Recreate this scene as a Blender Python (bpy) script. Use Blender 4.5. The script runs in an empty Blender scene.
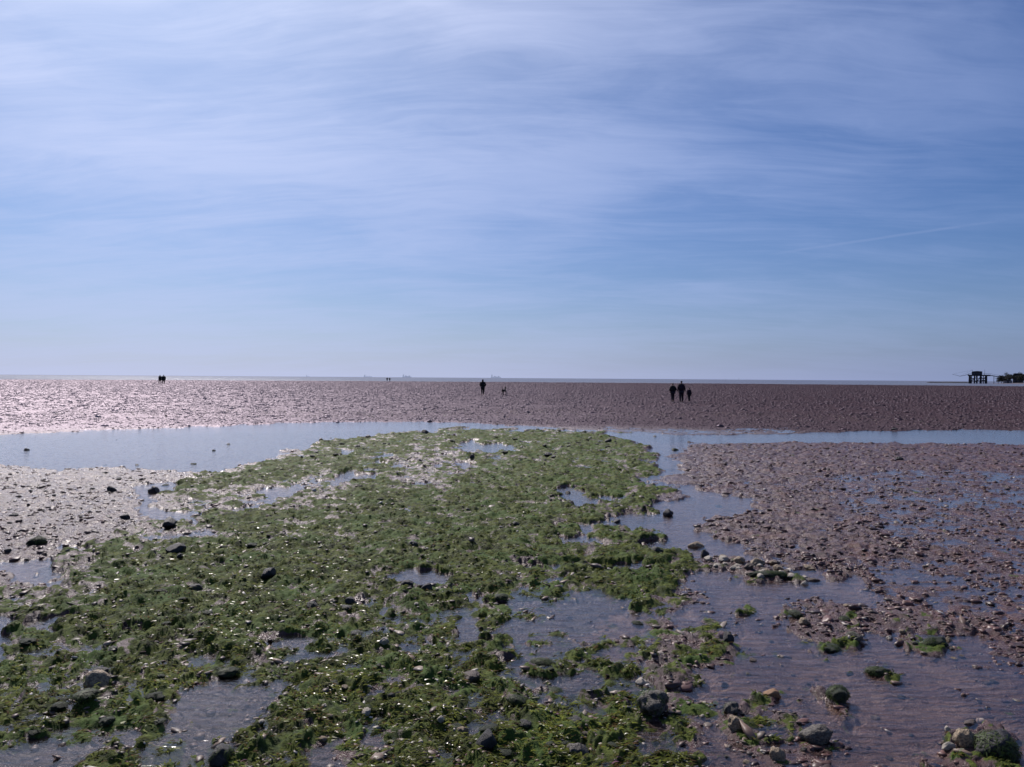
import bpy, math, random
import numpy as np
from mathutils import Vector, Matrix, Euler

rng = np.random.default_rng(7)
random.seed(7)
sc = bpy.context.scene
C = sc.collection
R = math.radians
PI = math.pi

# ------------------------------------------------------------------ camera
F = 798.0
CAM_H = 1.65
W, H = 1024, 767
cam_d = bpy.data.cameras.new('camera')
cam = bpy.data.objects.new('camera', cam_d)
C.objects.link(cam)
cam_d.sensor_width = 36
cam_d.lens = F / W * 36
cam_d.clip_start = 0.05
cam_d.clip_end = 60000
cam.location = (0, 0, CAM_H)
PITCH = math.atan((383.5 - 378.0) / F)
ROLL = math.atan(0.0068)
cam.rotation_mode = 'XYZ'
cam.matrix_world = Matrix.Translation((0, 0, CAM_H)) @ Matrix.Rotation(PI / 2 - PITCH, 4, 'X') @ Matrix.Rotation(ROLL, 4, 'Z')
sc.camera = cam
MWI = np.array((Matrix.Rotation(PI / 2 - PITCH, 3, 'X') @ Matrix.Rotation(ROLL, 3, 'Z')).transposed())


def project(x, y, z=0.0):
    p = np.stack([x, y, np.full_like(x, z) - CAM_H], 0)
    c = MWI @ p.reshape(3, -1)
    d = np.maximum(-c[2], 1e-3)
    return (512 + F * c[0] / d).reshape(x.shape), (383.5 - F * c[1] / d).reshape(x.shape)


def ground_at(u, v, z=0.0):
    c = Vector(((u - 512) / F, (383.5 - v) / F, -1))
    d = cam.matrix_world.to_3x3() @ c
    t = (z - CAM_H) / d.z
    return d.x * t, d.y * t


def along(u, dist, z=0.0):
    """a place at that distance ahead, in the bearing of column u"""
    c = Vector(((u - 512) / F, 0.007, -1))
    d = cam.matrix_world.to_3x3() @ c
    return d.x / d.y * dist, dist, z


# ------------------------------------------------------------------ object helpers
def tag(o, label=None, cat=None, group=None, kind=None):
    if label: o['label'] = label
    if cat: o['category'] = cat
    if group: o['group'] = group
    if kind: o['kind'] = kind
    return o


def link(name, me, mat=None, parent=None, smooth=True):
    o = bpy.data.objects.new(name, me)
    C.objects.link(o)
    if mat is not None and not me.materials:
        me.materials.append(mat)
    if smooth:
        me.polygons.foreach_set('use_smooth', np.ones(len(me.polygons), dtype=bool))
    if parent is not None:
        o.parent = parent
    return o


def np_mesh(name, verts, quads=None, tris=None):
    me = bpy.data.meshes.new(name)
    verts = np.ascontiguousarray(verts, dtype=np.float32)
    me.vertices.add(len(verts))
    me.vertices.foreach_set('co', verts.ravel())
    f = quads if quads is not None else tris
    k = f.shape[1]
    me.loops.add(f.size)
    me.loops.foreach_set('vertex_index', np.ascontiguousarray(f, dtype=np.int32).ravel())
    me.polygons.add(len(f))
    me.polygons.foreach_set('loop_start', np.arange(0, f.size, k, dtype=np.int32))
    me.polygons.foreach_set('loop_total', np.full(len(f), k, dtype=np.int32))
    me.update(calc_edges=True)
    return me


def set_attr(me, name, arr):
    arr = np.ascontiguousarray(arr, dtype=np.float32)
    if arr.ndim == 1:
        a = me.attributes.new(name, 'FLOAT', 'POINT')
        a.data.foreach_set('value', arr)
    else:
        a = me.attributes.new(name, 'FLOAT_COLOR', 'POINT')
        a.data.foreach_set('color', arr.ravel())


class MB:
    """collects boxes, bars and prisms into one mesh"""
    def __init__(s): s.v = []; s.f = []

    def box(s, x0, x1, y0, y1, z0, z1):
        n = len(s.v)
        s.v += [(x0, y0, z0), (x1, y0, z0), (x1, y1, z0), (x0, y1, z0), (x0, y0, z1), (x1, y0, z1), (x1, y1, z1), (x0, y1, z1)]
        s.f += [[n + i for i in q] for q in ((0, 3, 2, 1), (4, 5, 6, 7), (0, 1, 5, 4), (1, 2, 6, 5), (2, 3, 7, 6), (3, 0, 4, 7))]
        return s

    def bar(s, a, b, r0, r1=None, k=6):
        r1 = r0 if r1 is None else r1
        a = Vector(a); b = Vector(b); d = (b - a).normalized()
        p = d.orthogonal().normalized(); q = d.cross(p)
        n = len(s.v)
        for c, r in ((a, r0), (b, r1)):
            for i in range(k):
                t = 2 * PI * i / k
                s.v.append(tuple(c + p * math.cos(t) * r + q * math.sin(t) * r))
        for i in range(k):
            j = (i + 1) % k
            s.f.append([n + i, n + j, n + k + j, n + k + i])
        s.f.append([n + i for i in range(k)][::-1]); s.f.append([n + k + i for i in range(k)])
        return s

    def prism(s, prof, y0, y1):
        n = len(s.v); k = len(prof)
        s.v += [(x, y0, z) for x, z in prof] + [(x, y1, z) for x, z in prof]
        for i in range(k):
            j = (i + 1) % k
            s.f.append([n + i, n + j, n + k + j, n + k + i])
        s.f.append([n + i for i in range(k)]); s.f.append([n + k + i for i in range(k)][::-1])
        return s

    def build(s, name, mat, parent=None, smooth=False):
        me = bpy.data.meshes.new(name)
        me.from_pydata(s.v, [], s.f)
        me.update()
        return link(name, me, mat, parent, smooth)


# ------------------------------------------------------------------ numpy noise
def _hash(ix, iy, seed):
    h = (ix.astype(np.int64) * 374761393 + iy.astype(np.int64) * 668265263 + seed * 2147483647 + 12345) & 0xFFFFFFFF
    h = ((h ^ (h >> 13)) * 1274126177) & 0xFFFFFFFF
    h = (h ^ (h >> 16)) & 0xFFFFFFFF
    return h


def perlin(x, y, seed=0):
    x0 = np.floor(x); y0 = np.floor(y)
    fx = x - x0; fy = y - y0
    sx = fx * fx * fx * (fx * (fx * 6 - 15) + 10); sy = fy * fy * fy * (fy * (fy * 6 - 15) + 10)

    def g(i, j):
        a = _hash(x0 + i, y0 + j, seed) * (2 * PI / 4294967296.0)
        return np.cos(a) * (fx - i) + np.sin(a) * (fy - j)
    a = g(0, 0); b = g(1, 0); c = g(0, 1); d = g(1, 1)
    return ((a + (b - a) * sx) * (1 - sy) + (c + (d - c) * sx) * sy) * 1.6


def fbm(x, y, scale, octs=4, seed=0, gain=0.5):
    t = 0; a = 1.0; n = 0; s = 1.0 / scale
    for i in range(octs):
        t = t + a * perlin(x * s + 17.3 * i, y * s - 9.1 * i, seed + i)
        n += a * a; a *= gain; s *= 2.03
    return t / math.sqrt(n)


def lumps(x, y, scale, seed=0):
    """rounded bumps on a jittered grid, 0..1"""
    X = x / scale; Y = y / scale
    x0 = np.floor(X); y0 = np.floor(Y)
    best = np.zeros_like(X)
    for i in (-1, 0, 1):
        for j in (-1, 0, 1):
            h = _hash(x0 + i, y0 + j, seed)
            jx = (h & 1023) / 1023.0; jy = ((h >> 10) & 1023) / 1023.0; rr = 0.35 + 0.55 * ((h >> 20) & 1023) / 1023.0
            d2 = ((X - x0 - i - jx) ** 2 + (Y - y0 - j - jy) ** 2) / (rr * rr)
            best = np.maximum(best, np.sqrt(np.maximum(0, 1 - d2)) * rr)
    return best


def sstep(a, b, x):
    t = np.clip((x - a) / (b - a), 0, 1)
    return t * t * (3 - 2 * t)


# ------------------------------------------------------------------ the survey of the beach
# Banks, pools and channels are outlined as polygons, kept on a bearing x log(distance) raster.
S = 420.0
A0, A1 = -900.0, 1924.0
LD0, LD1 = math.log(1.6), math.log(60.0)
NC = int((A1 - A0) / F * S); NR = int((LD1 - LD0) * S)


def vh(u): return 374.5 + 0.0068 * u


def to_rc(u, v):
    d = CAM_H * F / np.maximum(v - vh(u), 1.0)
    return (np.log(d) - LD0) * S, (u - A0) / F * S


def fill(poly):
    p = np.array([to_rc(np.float64(u), np.float64(v)) for u, v in dense(poly)])
    m = np.zeros((NR, NC), bool)
    r0 = max(0, int(p[:, 0].min())); r1 = min(NR, int(p[:, 0].max()) + 2)
    c0 = max(0, int(p[:, 1].min())); c1 = min(NC, int(p[:, 1].max()) + 2)
    if r1 <= r0 or c1 <= c0: return m
    cc = np.arange(c0, c1) + 0.5
    for r in range(r0, r1):
        y = r + 0.5
        a = p; b = np.roll(p, -1, 0)
        k = (a[:, 0] > y) != (b[:, 0] > y)
        if not k.any(): continue
        xs = np.sort(a[k, 1] + (y - a[k, 0]) * (b[k, 1] - a[k, 1]) / (b[k, 0] - a[k, 0]))
        m[r, c0:c1] = (np.searchsorted(xs, cc) % 2) == 1
    return m


def dense(poly, step=12):
    out = []
    for (a, b), (c, d) in zip(poly, poly[1:] + poly[:1]):
        n = max(1, int(max(abs(c - a), abs(d - b)) / step))
        out += [(a + (c - a) * i / n, b + (d - b) * i / n) for i in range(n)]
    return out


def blur(m, s):
    k = int(s * 3) + 1
    w = np.exp(-0.5 * (np.arange(-k, k + 1) / s) ** 2); w /= w.sum()
    n = m.shape[0] + 0
    p = np.pad(m, ((k, k), (0, 0)), 'edge')
    m = sum(w[i] * p[i:i + m.shape[0]] for i in range(2 * k + 1))
    p = np.pad(m, ((0, 0), (k, k)), 'edge')
    return sum(w[i] * p[:, i:i + m.shape[1]] for i in range(2 * k + 1))


BIAS = np.full((NR, NC), 1.2, np.float32)      # how far above the water, in units of relief
ALG = np.zeros((NR, NC), np.float32)           # weed cover
PEB = np.zeros((NR, NC), np.float32)           # shells and pebbles
BRN = np.zeros((NR, NC), np.float32)           # lumpy brown sand
ROC = np.zeros((NR, NC), np.float32)           # stony ground under the weed
FARM = np.zeros((NR, NC), np.float32)


def paint(poly, bias=None, alg=None, peb=None, brn=None, roc=None, soft=3.0):
    m = blur(fill(poly).astype(np.float32), soft)
    for arr, val in ((BIAS, bias), (ALG, alg), (PEB, peb), (BRN, brn), (ROC, roc)):
        if val is not None:
            arr += (val - arr) * m


# left and right sand fields
paint([(-900, 450), (330, 440), (250, 480), (150, 540), (-100, 640), (-900, 900)], bias=0.6, peb=0.35, brn=0.6)
paint([(640, 441), (1924, 441), (1924, 640), (1024, 655), (960, 640), (860, 600), (740, 575), (700, 520), (680, 470)], bias=0.38, peb=0.25, brn=1.0)
paint([(820, 455), (1924, 455), (1924, 560), (1000, 565), (840, 520)], bias=-0.14)
paint([(690, 445), (1000, 441), (1924, 441), (1924, 475), (900, 470), (720, 480)], bias=0.75)
paint([(850, 560), (1924, 545), (1924, 640), (1010, 640), (900, 600)], bias=-0.2)
# shallow wash in the near right
paint([(640, 570), (760, 572), (900, 603), (1000, 650), (1924, 680), (1924, 1400), (640, 1400), (690, 767), (640, 700), (560, 620)], bias=-0.7, brn=0.45, peb=0.1, roc=0.1)
paint([(1000, 600), (1924, 600), (1924, 700), (1040, 690), (985, 650)], bias=-0.05, brn=1)
# weed bank
paint([(455, 428), (520, 430), (560, 430), (600, 433), (636, 441), (655, 455), (642, 463), (669, 470), (642, 480), (690, 492), (640, 502),
       (674, 517), (655, 535), (712, 566), (690, 575), (680, 600), (640, 618), (600, 620), (560, 650), (610, 660), (650, 680), (705, 705), (690, 767), (680, 1400), (-900, 1400), (-900, 640),
       (-60, 600), (0, 590), (60, 557), (130, 532), (165, 520), (195, 503), (150, 494), (180, 478), (262, 468), (290, 455), (335, 442), (400, 433)],
      bias=1.15, alg=1.0, peb=0.6, brn=0.1, roc=0.6, soft=2.5)
paint([(0, 592), (60, 557), (100, 560), (30, 600)], bias=0.6, alg=0.5)
paint([(-900, 640), (0, 640), (120, 655), (250, 640), (360, 625), (450, 600), (520, 590), (700, 590), (720, 1400), (-900, 1400)], bias=0.36, soft=10)
paint([(480, 590), (560, 575), (640, 590), (700, 640), (700, 720), (600, 700), (520, 660)], bias=0.12, alg=.9, soft=10)
paint([(250, 470), (330, 440), (460, 428), (640, 432), (650, 470), (560, 475), (420, 490), (300, 500)], bias=0.75, alg=1.0, soft=6)
# rosy pebbly patches with thin weed
for p in ([(395, 455), (450, 445), (480, 455), (470, 480), (440, 500), (400, 490)],
          [(270, 485), (330, 470), (360, 488), (330, 510), (270, 510)],
          [(130, 530), (170, 522), (240, 522), (200, 545), (150, 548)],
          [(190, 488), (260, 485), (300, 500), (240, 515), (180, 512), (160, 500)],
          [(610, 500), (650, 505), (640, 515), (600, 514)],
          [(0, 592), (30, 585), (80, 580), (60, 600), (0, 612)]):
    paint(p, bias=0.45, alg=0.62, peb=0.9, brn=0.6, roc=0.3, soft=8)
# channel across
paint([(-900, 437), (0, 435), (90, 431), (180, 427), (300, 422.5), (420, 421.5), (480, 423), (560, 428), (610, 432), (700, 434.5), (800, 433), (900, 431), (1024, 428), (1924, 422),
       (1924, 448), (1024, 445), (900, 443.5), (760, 443), (690, 443), (640, 441), (600, 434), (560, 431), (520, 431), (455, 428.5), (430, 433), (400, 431), (372, 438), (330, 440), (312, 450), (290, 449), (262, 464), (250, 461), (214, 474),
       (170, 471), (110, 467), (60, 470), (0, 465), (-900, 480)], bias=-1.7, alg=0.05, peb=0, brn=0.2, roc=0, soft=1.6)
paint([(600, 426), (700, 430), (800, 427), (800, 432), (700, 434), (610, 432)], bias=0.0, soft=1.5)
# pools
POOLS = [
    [(130, 486), (160, 482), (182, 483), (178, 489), (155, 493), (150, 505), (190, 513), (196, 522), (160, 520), (132, 510), (145, 500)],
    [(250, 503), (262, 495), (285, 487), (302, 484), (298, 490), (275, 500)],
    [(232, 512), (250, 506), (262, 508), (250, 515)],
    [(329, 484), (342, 475), (362, 468), (378, 468), (372, 475), (352, 482), (340, 486)],
    [(371, 461), (380, 454), (396, 451), (397, 456), (385, 463)],
    [(339, 450), (348, 448), (356, 451), (350, 455), (340, 454)],
    [(453, 448), (466, 443), (519, 445), (519, 452), (490, 453), (470, 451)],
    [(459, 465), (466, 460), (478, 461), (474, 467)],
    [(556, 490), (570, 486), (585, 490), (584, 497), (562, 497)],
    [(566, 503), (582, 496), (610, 495), (609, 502), (585, 506)],
    [(566, 526), (580, 521), (610, 519), (640, 513), (664, 512), (664, 528), (640, 531), (612, 527), (590, 532)],
    [(563, 542), (575, 536), (601, 537), (597, 547), (572, 549)],
    [(645, 546), (660, 541), (688, 545), (684, 553), (655, 553)],
    [(520, 565), (577, 560), (577, 566), (530, 570)],
    [(590, 566), (640, 560), (652, 566), (620, 571)],
    [(52, 550), (66, 542), (94, 543), (92, 549), (70, 553)],
    [(-60, 565), (0, 563), (56, 558), (62, 571), (32, 582), (0, 575), (-60, 590)],
    [(28, 632), (42, 618), (72, 613), (70, 628), (50, 634)],
    [(-40, 625), (0, 615), (12, 622), (0, 650), (-40, 650)],
    [(125, 628), (150, 622), (150, 632), (128, 634)],
    [(165, 632), (185, 622), (190, 630), (172, 637)],
    [(455, 625), (470, 616), (494, 628), (494, 645), (476, 640)],
    [(393, 576), (405, 571), (443, 573), (440, 586), (410, 586)],
    [(458, 592), (486, 590), (484, 602), (462, 602)],
    [(505, 606), (560, 600), (610, 612), (600, 626), (560, 645), (515, 640)],
    [(515, 660), (532, 655), (536, 690), (512, 695)],
    [(55, 700), (75, 692), (68, 712), (52, 722)],
    [(272, 642), (295, 636), (292, 648), (275, 648)],
]
for p in POOLS:
    paint(p, bias=-1.5, alg=0.12, soft=1.6)
# thin films of grey water among weed, near
for p in ([(155, 722), (190, 692), (262, 676), (272, 700), (240, 722), (235, 740), (180, 760)],
          [(-100, 755), (10, 742), (85, 738), (150, 742), (90, 775), (-100, 800)],
          [(300, 745), (330, 735), (400, 728), (402, 742), (372, 775), (310, 790)],
          [(505, 604), (560, 600), (625, 596), (650, 620), (640, 640), (570, 648), (515, 642)],
          [(535, 672), (590, 668), (600, 690), (560, 700), (538, 695)],
          [(385, 670), (405, 675), (400, 700), (380, 690)],
          [(640, 720), (665, 712), (672, 740), (650, 760), (635, 745)],
          [(600, 640), (680, 660), (720, 690), (735, 720), (700, 740), (690, 700), (640, 665)]):
    paint(p, bias=-0.62, alg=0.42, peb=0.6, soft=4)
# channel winding down on the right
paint([(640, 441), (692, 442), (684, 452), (668, 458), (682, 468), (680, 474), (655, 480), (690, 486), (716, 493), (748, 497), (751, 508), (735, 515), (705, 517),
       (700, 527), (720, 540), (745, 546), (765, 562), (800, 566), (860, 582), (900, 603), (840, 598), (790, 592), (735, 590), (700, 575), (712, 566), (690, 552), (655, 535),
       (655, 520), (670, 517), (645, 503), (690, 497), (665, 488), (640, 484), (643, 478), (668, 470), (650, 462), (656, 455)],
      bias=-1.5, alg=0, peb=0, brn=0.3, soft=2)
# islets
ISLETS = [
    ([(705, 560), (735, 557), (790, 570), (820, 578), (815, 583), (760, 580), (712, 570)], 0.9, 0.4, 0.9),
    ([(640, 604), (690, 600), (684, 612), (650, 610)], 0.7, 0.9, 0.2),
    ([(660, 642), (678, 633), (698, 640), (695, 650), (670, 650)], 0.7, 0.9, 0.2),
    ([(715, 633), (730, 634), (738, 652), (722, 655)], 0.6, 0.9, 0.1),
    ([(728, 604), (745, 600), (752, 606), (735, 611)], 0.6, 0.9, 0.1),
    ([(636, 664), (660, 654), (698, 661), (692, 680), (668, 686), (640, 682)], 0.8, 0.6, 0.7),
    ([(782, 622), (805, 602), (850, 600), (905, 605), (985, 620), (1000, 640), (940, 636), (880, 632), (850, 640), (812, 640)], 0.5, 0.05, 0.9),
    ([(812, 640), (840, 636), (866, 642), (850, 652), (822, 652)], 0.5, 0.9, 0.1),
    ([(782, 618), (800, 610), (810, 616), (795, 622)], 0.6, 1.0, 0.1),
    ([(835, 616), (850, 615), (854, 624), (840, 625)], 0.6, 1.0, 0.1),
    ([(912, 645), (925, 632), (948, 634), (955, 650), (930, 654)], 0.4, 0.8, 0.3),
    ([(862, 672), (880, 663), (893, 670), (888, 680), (868, 680)], 0.1, 0.9, 0.0),
    ([(805, 712), (818, 690), (840, 682), (850, 695), (848, 712), (825, 720)], 0.5, 1.0, 0.1),
    ([(745, 715), (745, 700), (765, 688), (785, 700), (805, 720), (785, 735), (745, 735), (700, 745), (700, 728)], 0.2, 0.6, 0.6),
    ([(930, 775), (945, 745), (975, 728), (1010, 740), (1030, 775)], 0.4, 1.0, 0.2),
    ([(700, 735), (800, 745), (790, 800), (690, 800)], -0.2, 0.3, 0.6),
]
for p, b, a, pb in ISLETS:
    paint(p, bias=b, alg=a, peb=pb, soft=2.5)
# drowned weed around the islets
for p in ([(640, 615), (700, 605), (760, 640), (740, 660), (700, 690), (740, 720), (690, 740), (620, 650)],
          [(790, 715), (792, 682), (830, 675), (850, 690), (850, 740), (810, 740)],
          [(785, 625), (810, 640), (850, 655), (820, 655), (790, 640)],
          [(905, 650), (960, 652), (955, 662), (915, 660)],
          [(920, 740), (990, 720), (1024, 740), (1024, 800), (900, 800)]):
    paint(p, alg=0.55, soft=4)


def bil(arr, r, c):
    r = np.clip(r, 0, NR - 1.001); c = np.clip(c, 0, NC - 1.001)
    r0 = r.astype(int); c0 = c.astype(int); fr = r - r0; fc = c - c0
    return (arr[r0, c0] * (1 - fr) * (1 - fc) + arr[r0 + 1, c0] * fr * (1 - fc) + arr[r0, c0 + 1] * (1 - fr) * fc + arr[r0 + 1, c0 + 1] * fr * fc)


def terrain(x, y):
    """height and cover of the beach at world x, y"""
    d = np.hypot(x, y)
    u, v = project(x, np.maximum(y, 0.3))
    v = np.where(y < 0.3, 5000, v)
    r, c = to_rc(u, v)
    wr = fbm(x, y, 0.45, 4, 11, .6); wc = fbm(x, y, 0.45, 4, 31, .6)
    sc_ = np.clip(62.0 / d, 2.8, 16)
    r = r + wr * sc_; c = c + wc * sc_
    N1 = perlin(r / 34, c / 13, 51); N2 = perlin(r / 14, c / 6, 52); N3 = perlin(r / 34 + 7, c / 13, 53); N4 = perlin(r / 13, c / 6, 54)
    nearby = np.maximum(bil(ALG, r - 25, c), bil(ALG, r, c))
    far_w = 1 + 2.2 * sstep(8, 19, d) * sstep(.2, .6, nearby)
    r = r + (9 * N3 + 6 * N4) * far_w; c = c + 5 * N1 + 3 * N2
    b = bil(BIAS, r, c); a = bil(ALG, r, c); pb = bil(PEB, r, c); br = bil(BRN, r, c); ro = bil(ROC, r, c)
    b = b + (a + .35 * br) * (.75 * N1 + .6 * N2) * sstep(-1.5, -.2, b)
    edge = 1 - sstep(9, 22, d)
    far = sstep(30, 36, d); farm = sstep(24, 29, d)
    b = b * (1 - far) + 1.6 * far
    a = a * (1 - far); pb = pb * (1 - far) + .1 * far; br = br * (1 - far) + .8 * far
    big = fbm(x, y, 1.3, 3, 1)
    mid = fbm(x, y, 0.38, 4, 5)
    sm = fbm(x, y, 0.13, 3, 15)
    n = 0.42 * big + 0.62 * mid + 0.45 * sm
    # weed bank : mats over stones
    la = lumps(x, y, 0.21, 3)
    la2 = lumps(x + 3.1, y, 0.09, 4)
    fine = fbm(x, y, 0.05, 3, 9)
    ha = 0.024 * (b * .9 + 1.7 * n) + np.clip(b + .2, 0, 1) * (0.038 * (la - .25) * (0.3 + ro) + 0.024 * (la2 - .25) + 0.009 * fine)
    # sand : worm casts and small mounds
    wm = 1 - np.abs(fbm(x, y * 1.25, 0.17, 2, 21)) * 1.5
    l3 = lumps(x, y * 1.15, 0.13, 8)
    hs = 0.016 * (b + 1.05 * n) + np.clip(b + 0.7, 0, 1) * br * (0.030 * (l3 - 0.30) + 0.018 * (wm - 0.4)) + 0.009 * fine * np.clip(b + .5, 0.1, 1)
    # far flats : wave ripples running seaward
    rp = fbm(x, y * 0.22, 0.12, 2, 41); rp2 = fbm(x, y * .3, 0.8, 3, 44)
    hf = 0.055 + 0.022 * rp + 0.018 * rp2 + .02 * fbm(x, y, 9, 2, 48)
    w = sstep(0.25, 0.6, a)
    z = ha * w + hs * (1 - w)
    # patches of the bank are thicker, breaking up the edge of the weed
    acov = np.clip(a * 1.24 + 0.38 * mid + 0.26 * big + .46 * sm + .16 * fine - 0.40 + .42 * N4 + .30 * N3 - .16 * (1 - edge), 0, 1)
    z = z * (1 - far) + hf * far
    z = z - 0.25 * sstep(312, 350, d + 6 * fbm(x, y, 14, 2, 61))
    return z, acov, pb, br, farm


def sun_side_glare(x, y):
    """sun glare put into the gloss of the flats, rising towards the left"""
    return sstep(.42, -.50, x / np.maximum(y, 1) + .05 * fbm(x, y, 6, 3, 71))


# ------------------------------------------------------------------ materials
def mat(name):
    m = bpy.data.materials.new(name); m.use_nodes = True
    nt = m.node_tree; nt.nodes.clear()
    return m, nt


class N:
    def __init__(s, nt): s.nt = nt

    def __call__(s, typ, **kw):
        n = s.nt.nodes.new(typ)
        ins = kw.pop('i', {})
        for k, v in kw.items(): setattr(n, k, v)
        for k, v in ins.items():
            if isinstance(v, bpy.types.NodeSocket): s.nt.links.new(v, n.inputs[k])
            else: n.inputs[k].default_value = v
        return n

    def math(s, op, a, b=0.0, c=0.0, clamp=False):
        n = s('ShaderNodeMath', operation=op, use_clamp=clamp, i={0: a, 1: b})
        if op in ('MULTIPLY_ADD', 'SMOOTH_MIN'): 
            n.inputs[2].default_value = c
        return n.outputs[0]

    def mix(s, f, a, b, mode='MIX'):
        n = s('ShaderNodeMix', data_type='RGBA', blend_type=mode)
        for k, v in ((0, f), (6, a), (7, b)):
            if isinstance(v, bpy.types.NodeSocket): s.nt.links.new(v, n.inputs[k])
            else: n.inputs[k].default_value = v if not isinstance(v, tuple) or len(v) == 4 else (*v, 1)
        return n.outputs[2]

    def ramp(s, f, a, b):
        return s('ShaderNodeMapRange', interpolation_type='SMOOTHSTEP', i={0: f, 1: a, 2: b}).outputs[0]

    def noise(s, vec, scale, detail=3, rough=.5):
        return s('ShaderNodeTexNoise', i={'Vector': vec, 'Scale': scale, 'Detail': detail, 'Roughness': rough}).outputs[0]


def principled_mat(name, col, rough=0.7, var=0.35, scale=20, spec=0.4, bump=0.0, col2=None):
    m, nt = mat(name); n = N(nt)
    tc = n('ShaderNodeTexCoord').outputs['Object']
    f = n.noise(tc, scale, 4)
    f = n.ramp(f, 0.35, 0.65)
    c2 = col2 or tuple(c * (1 - var) for c in col)
    c = n.mix(f, col, c2)
    p = n('ShaderNodeBsdfPrincipled', i={'Base Color': c, 'Roughness': rough, 'Specular IOR Level': spec})
    if bump:
        b = n('ShaderNodeBump', i={'Height': n.noise(tc, scale * 2, 4), 'Strength': bump, 'Distance': 0.01})
        nt.links.new(b.outputs[0], p.inputs['Normal'])
    o = n('ShaderNodeOutputMaterial', i={0: p.outputs[0]})
    return m


GS, GR = .17, .42


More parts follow.
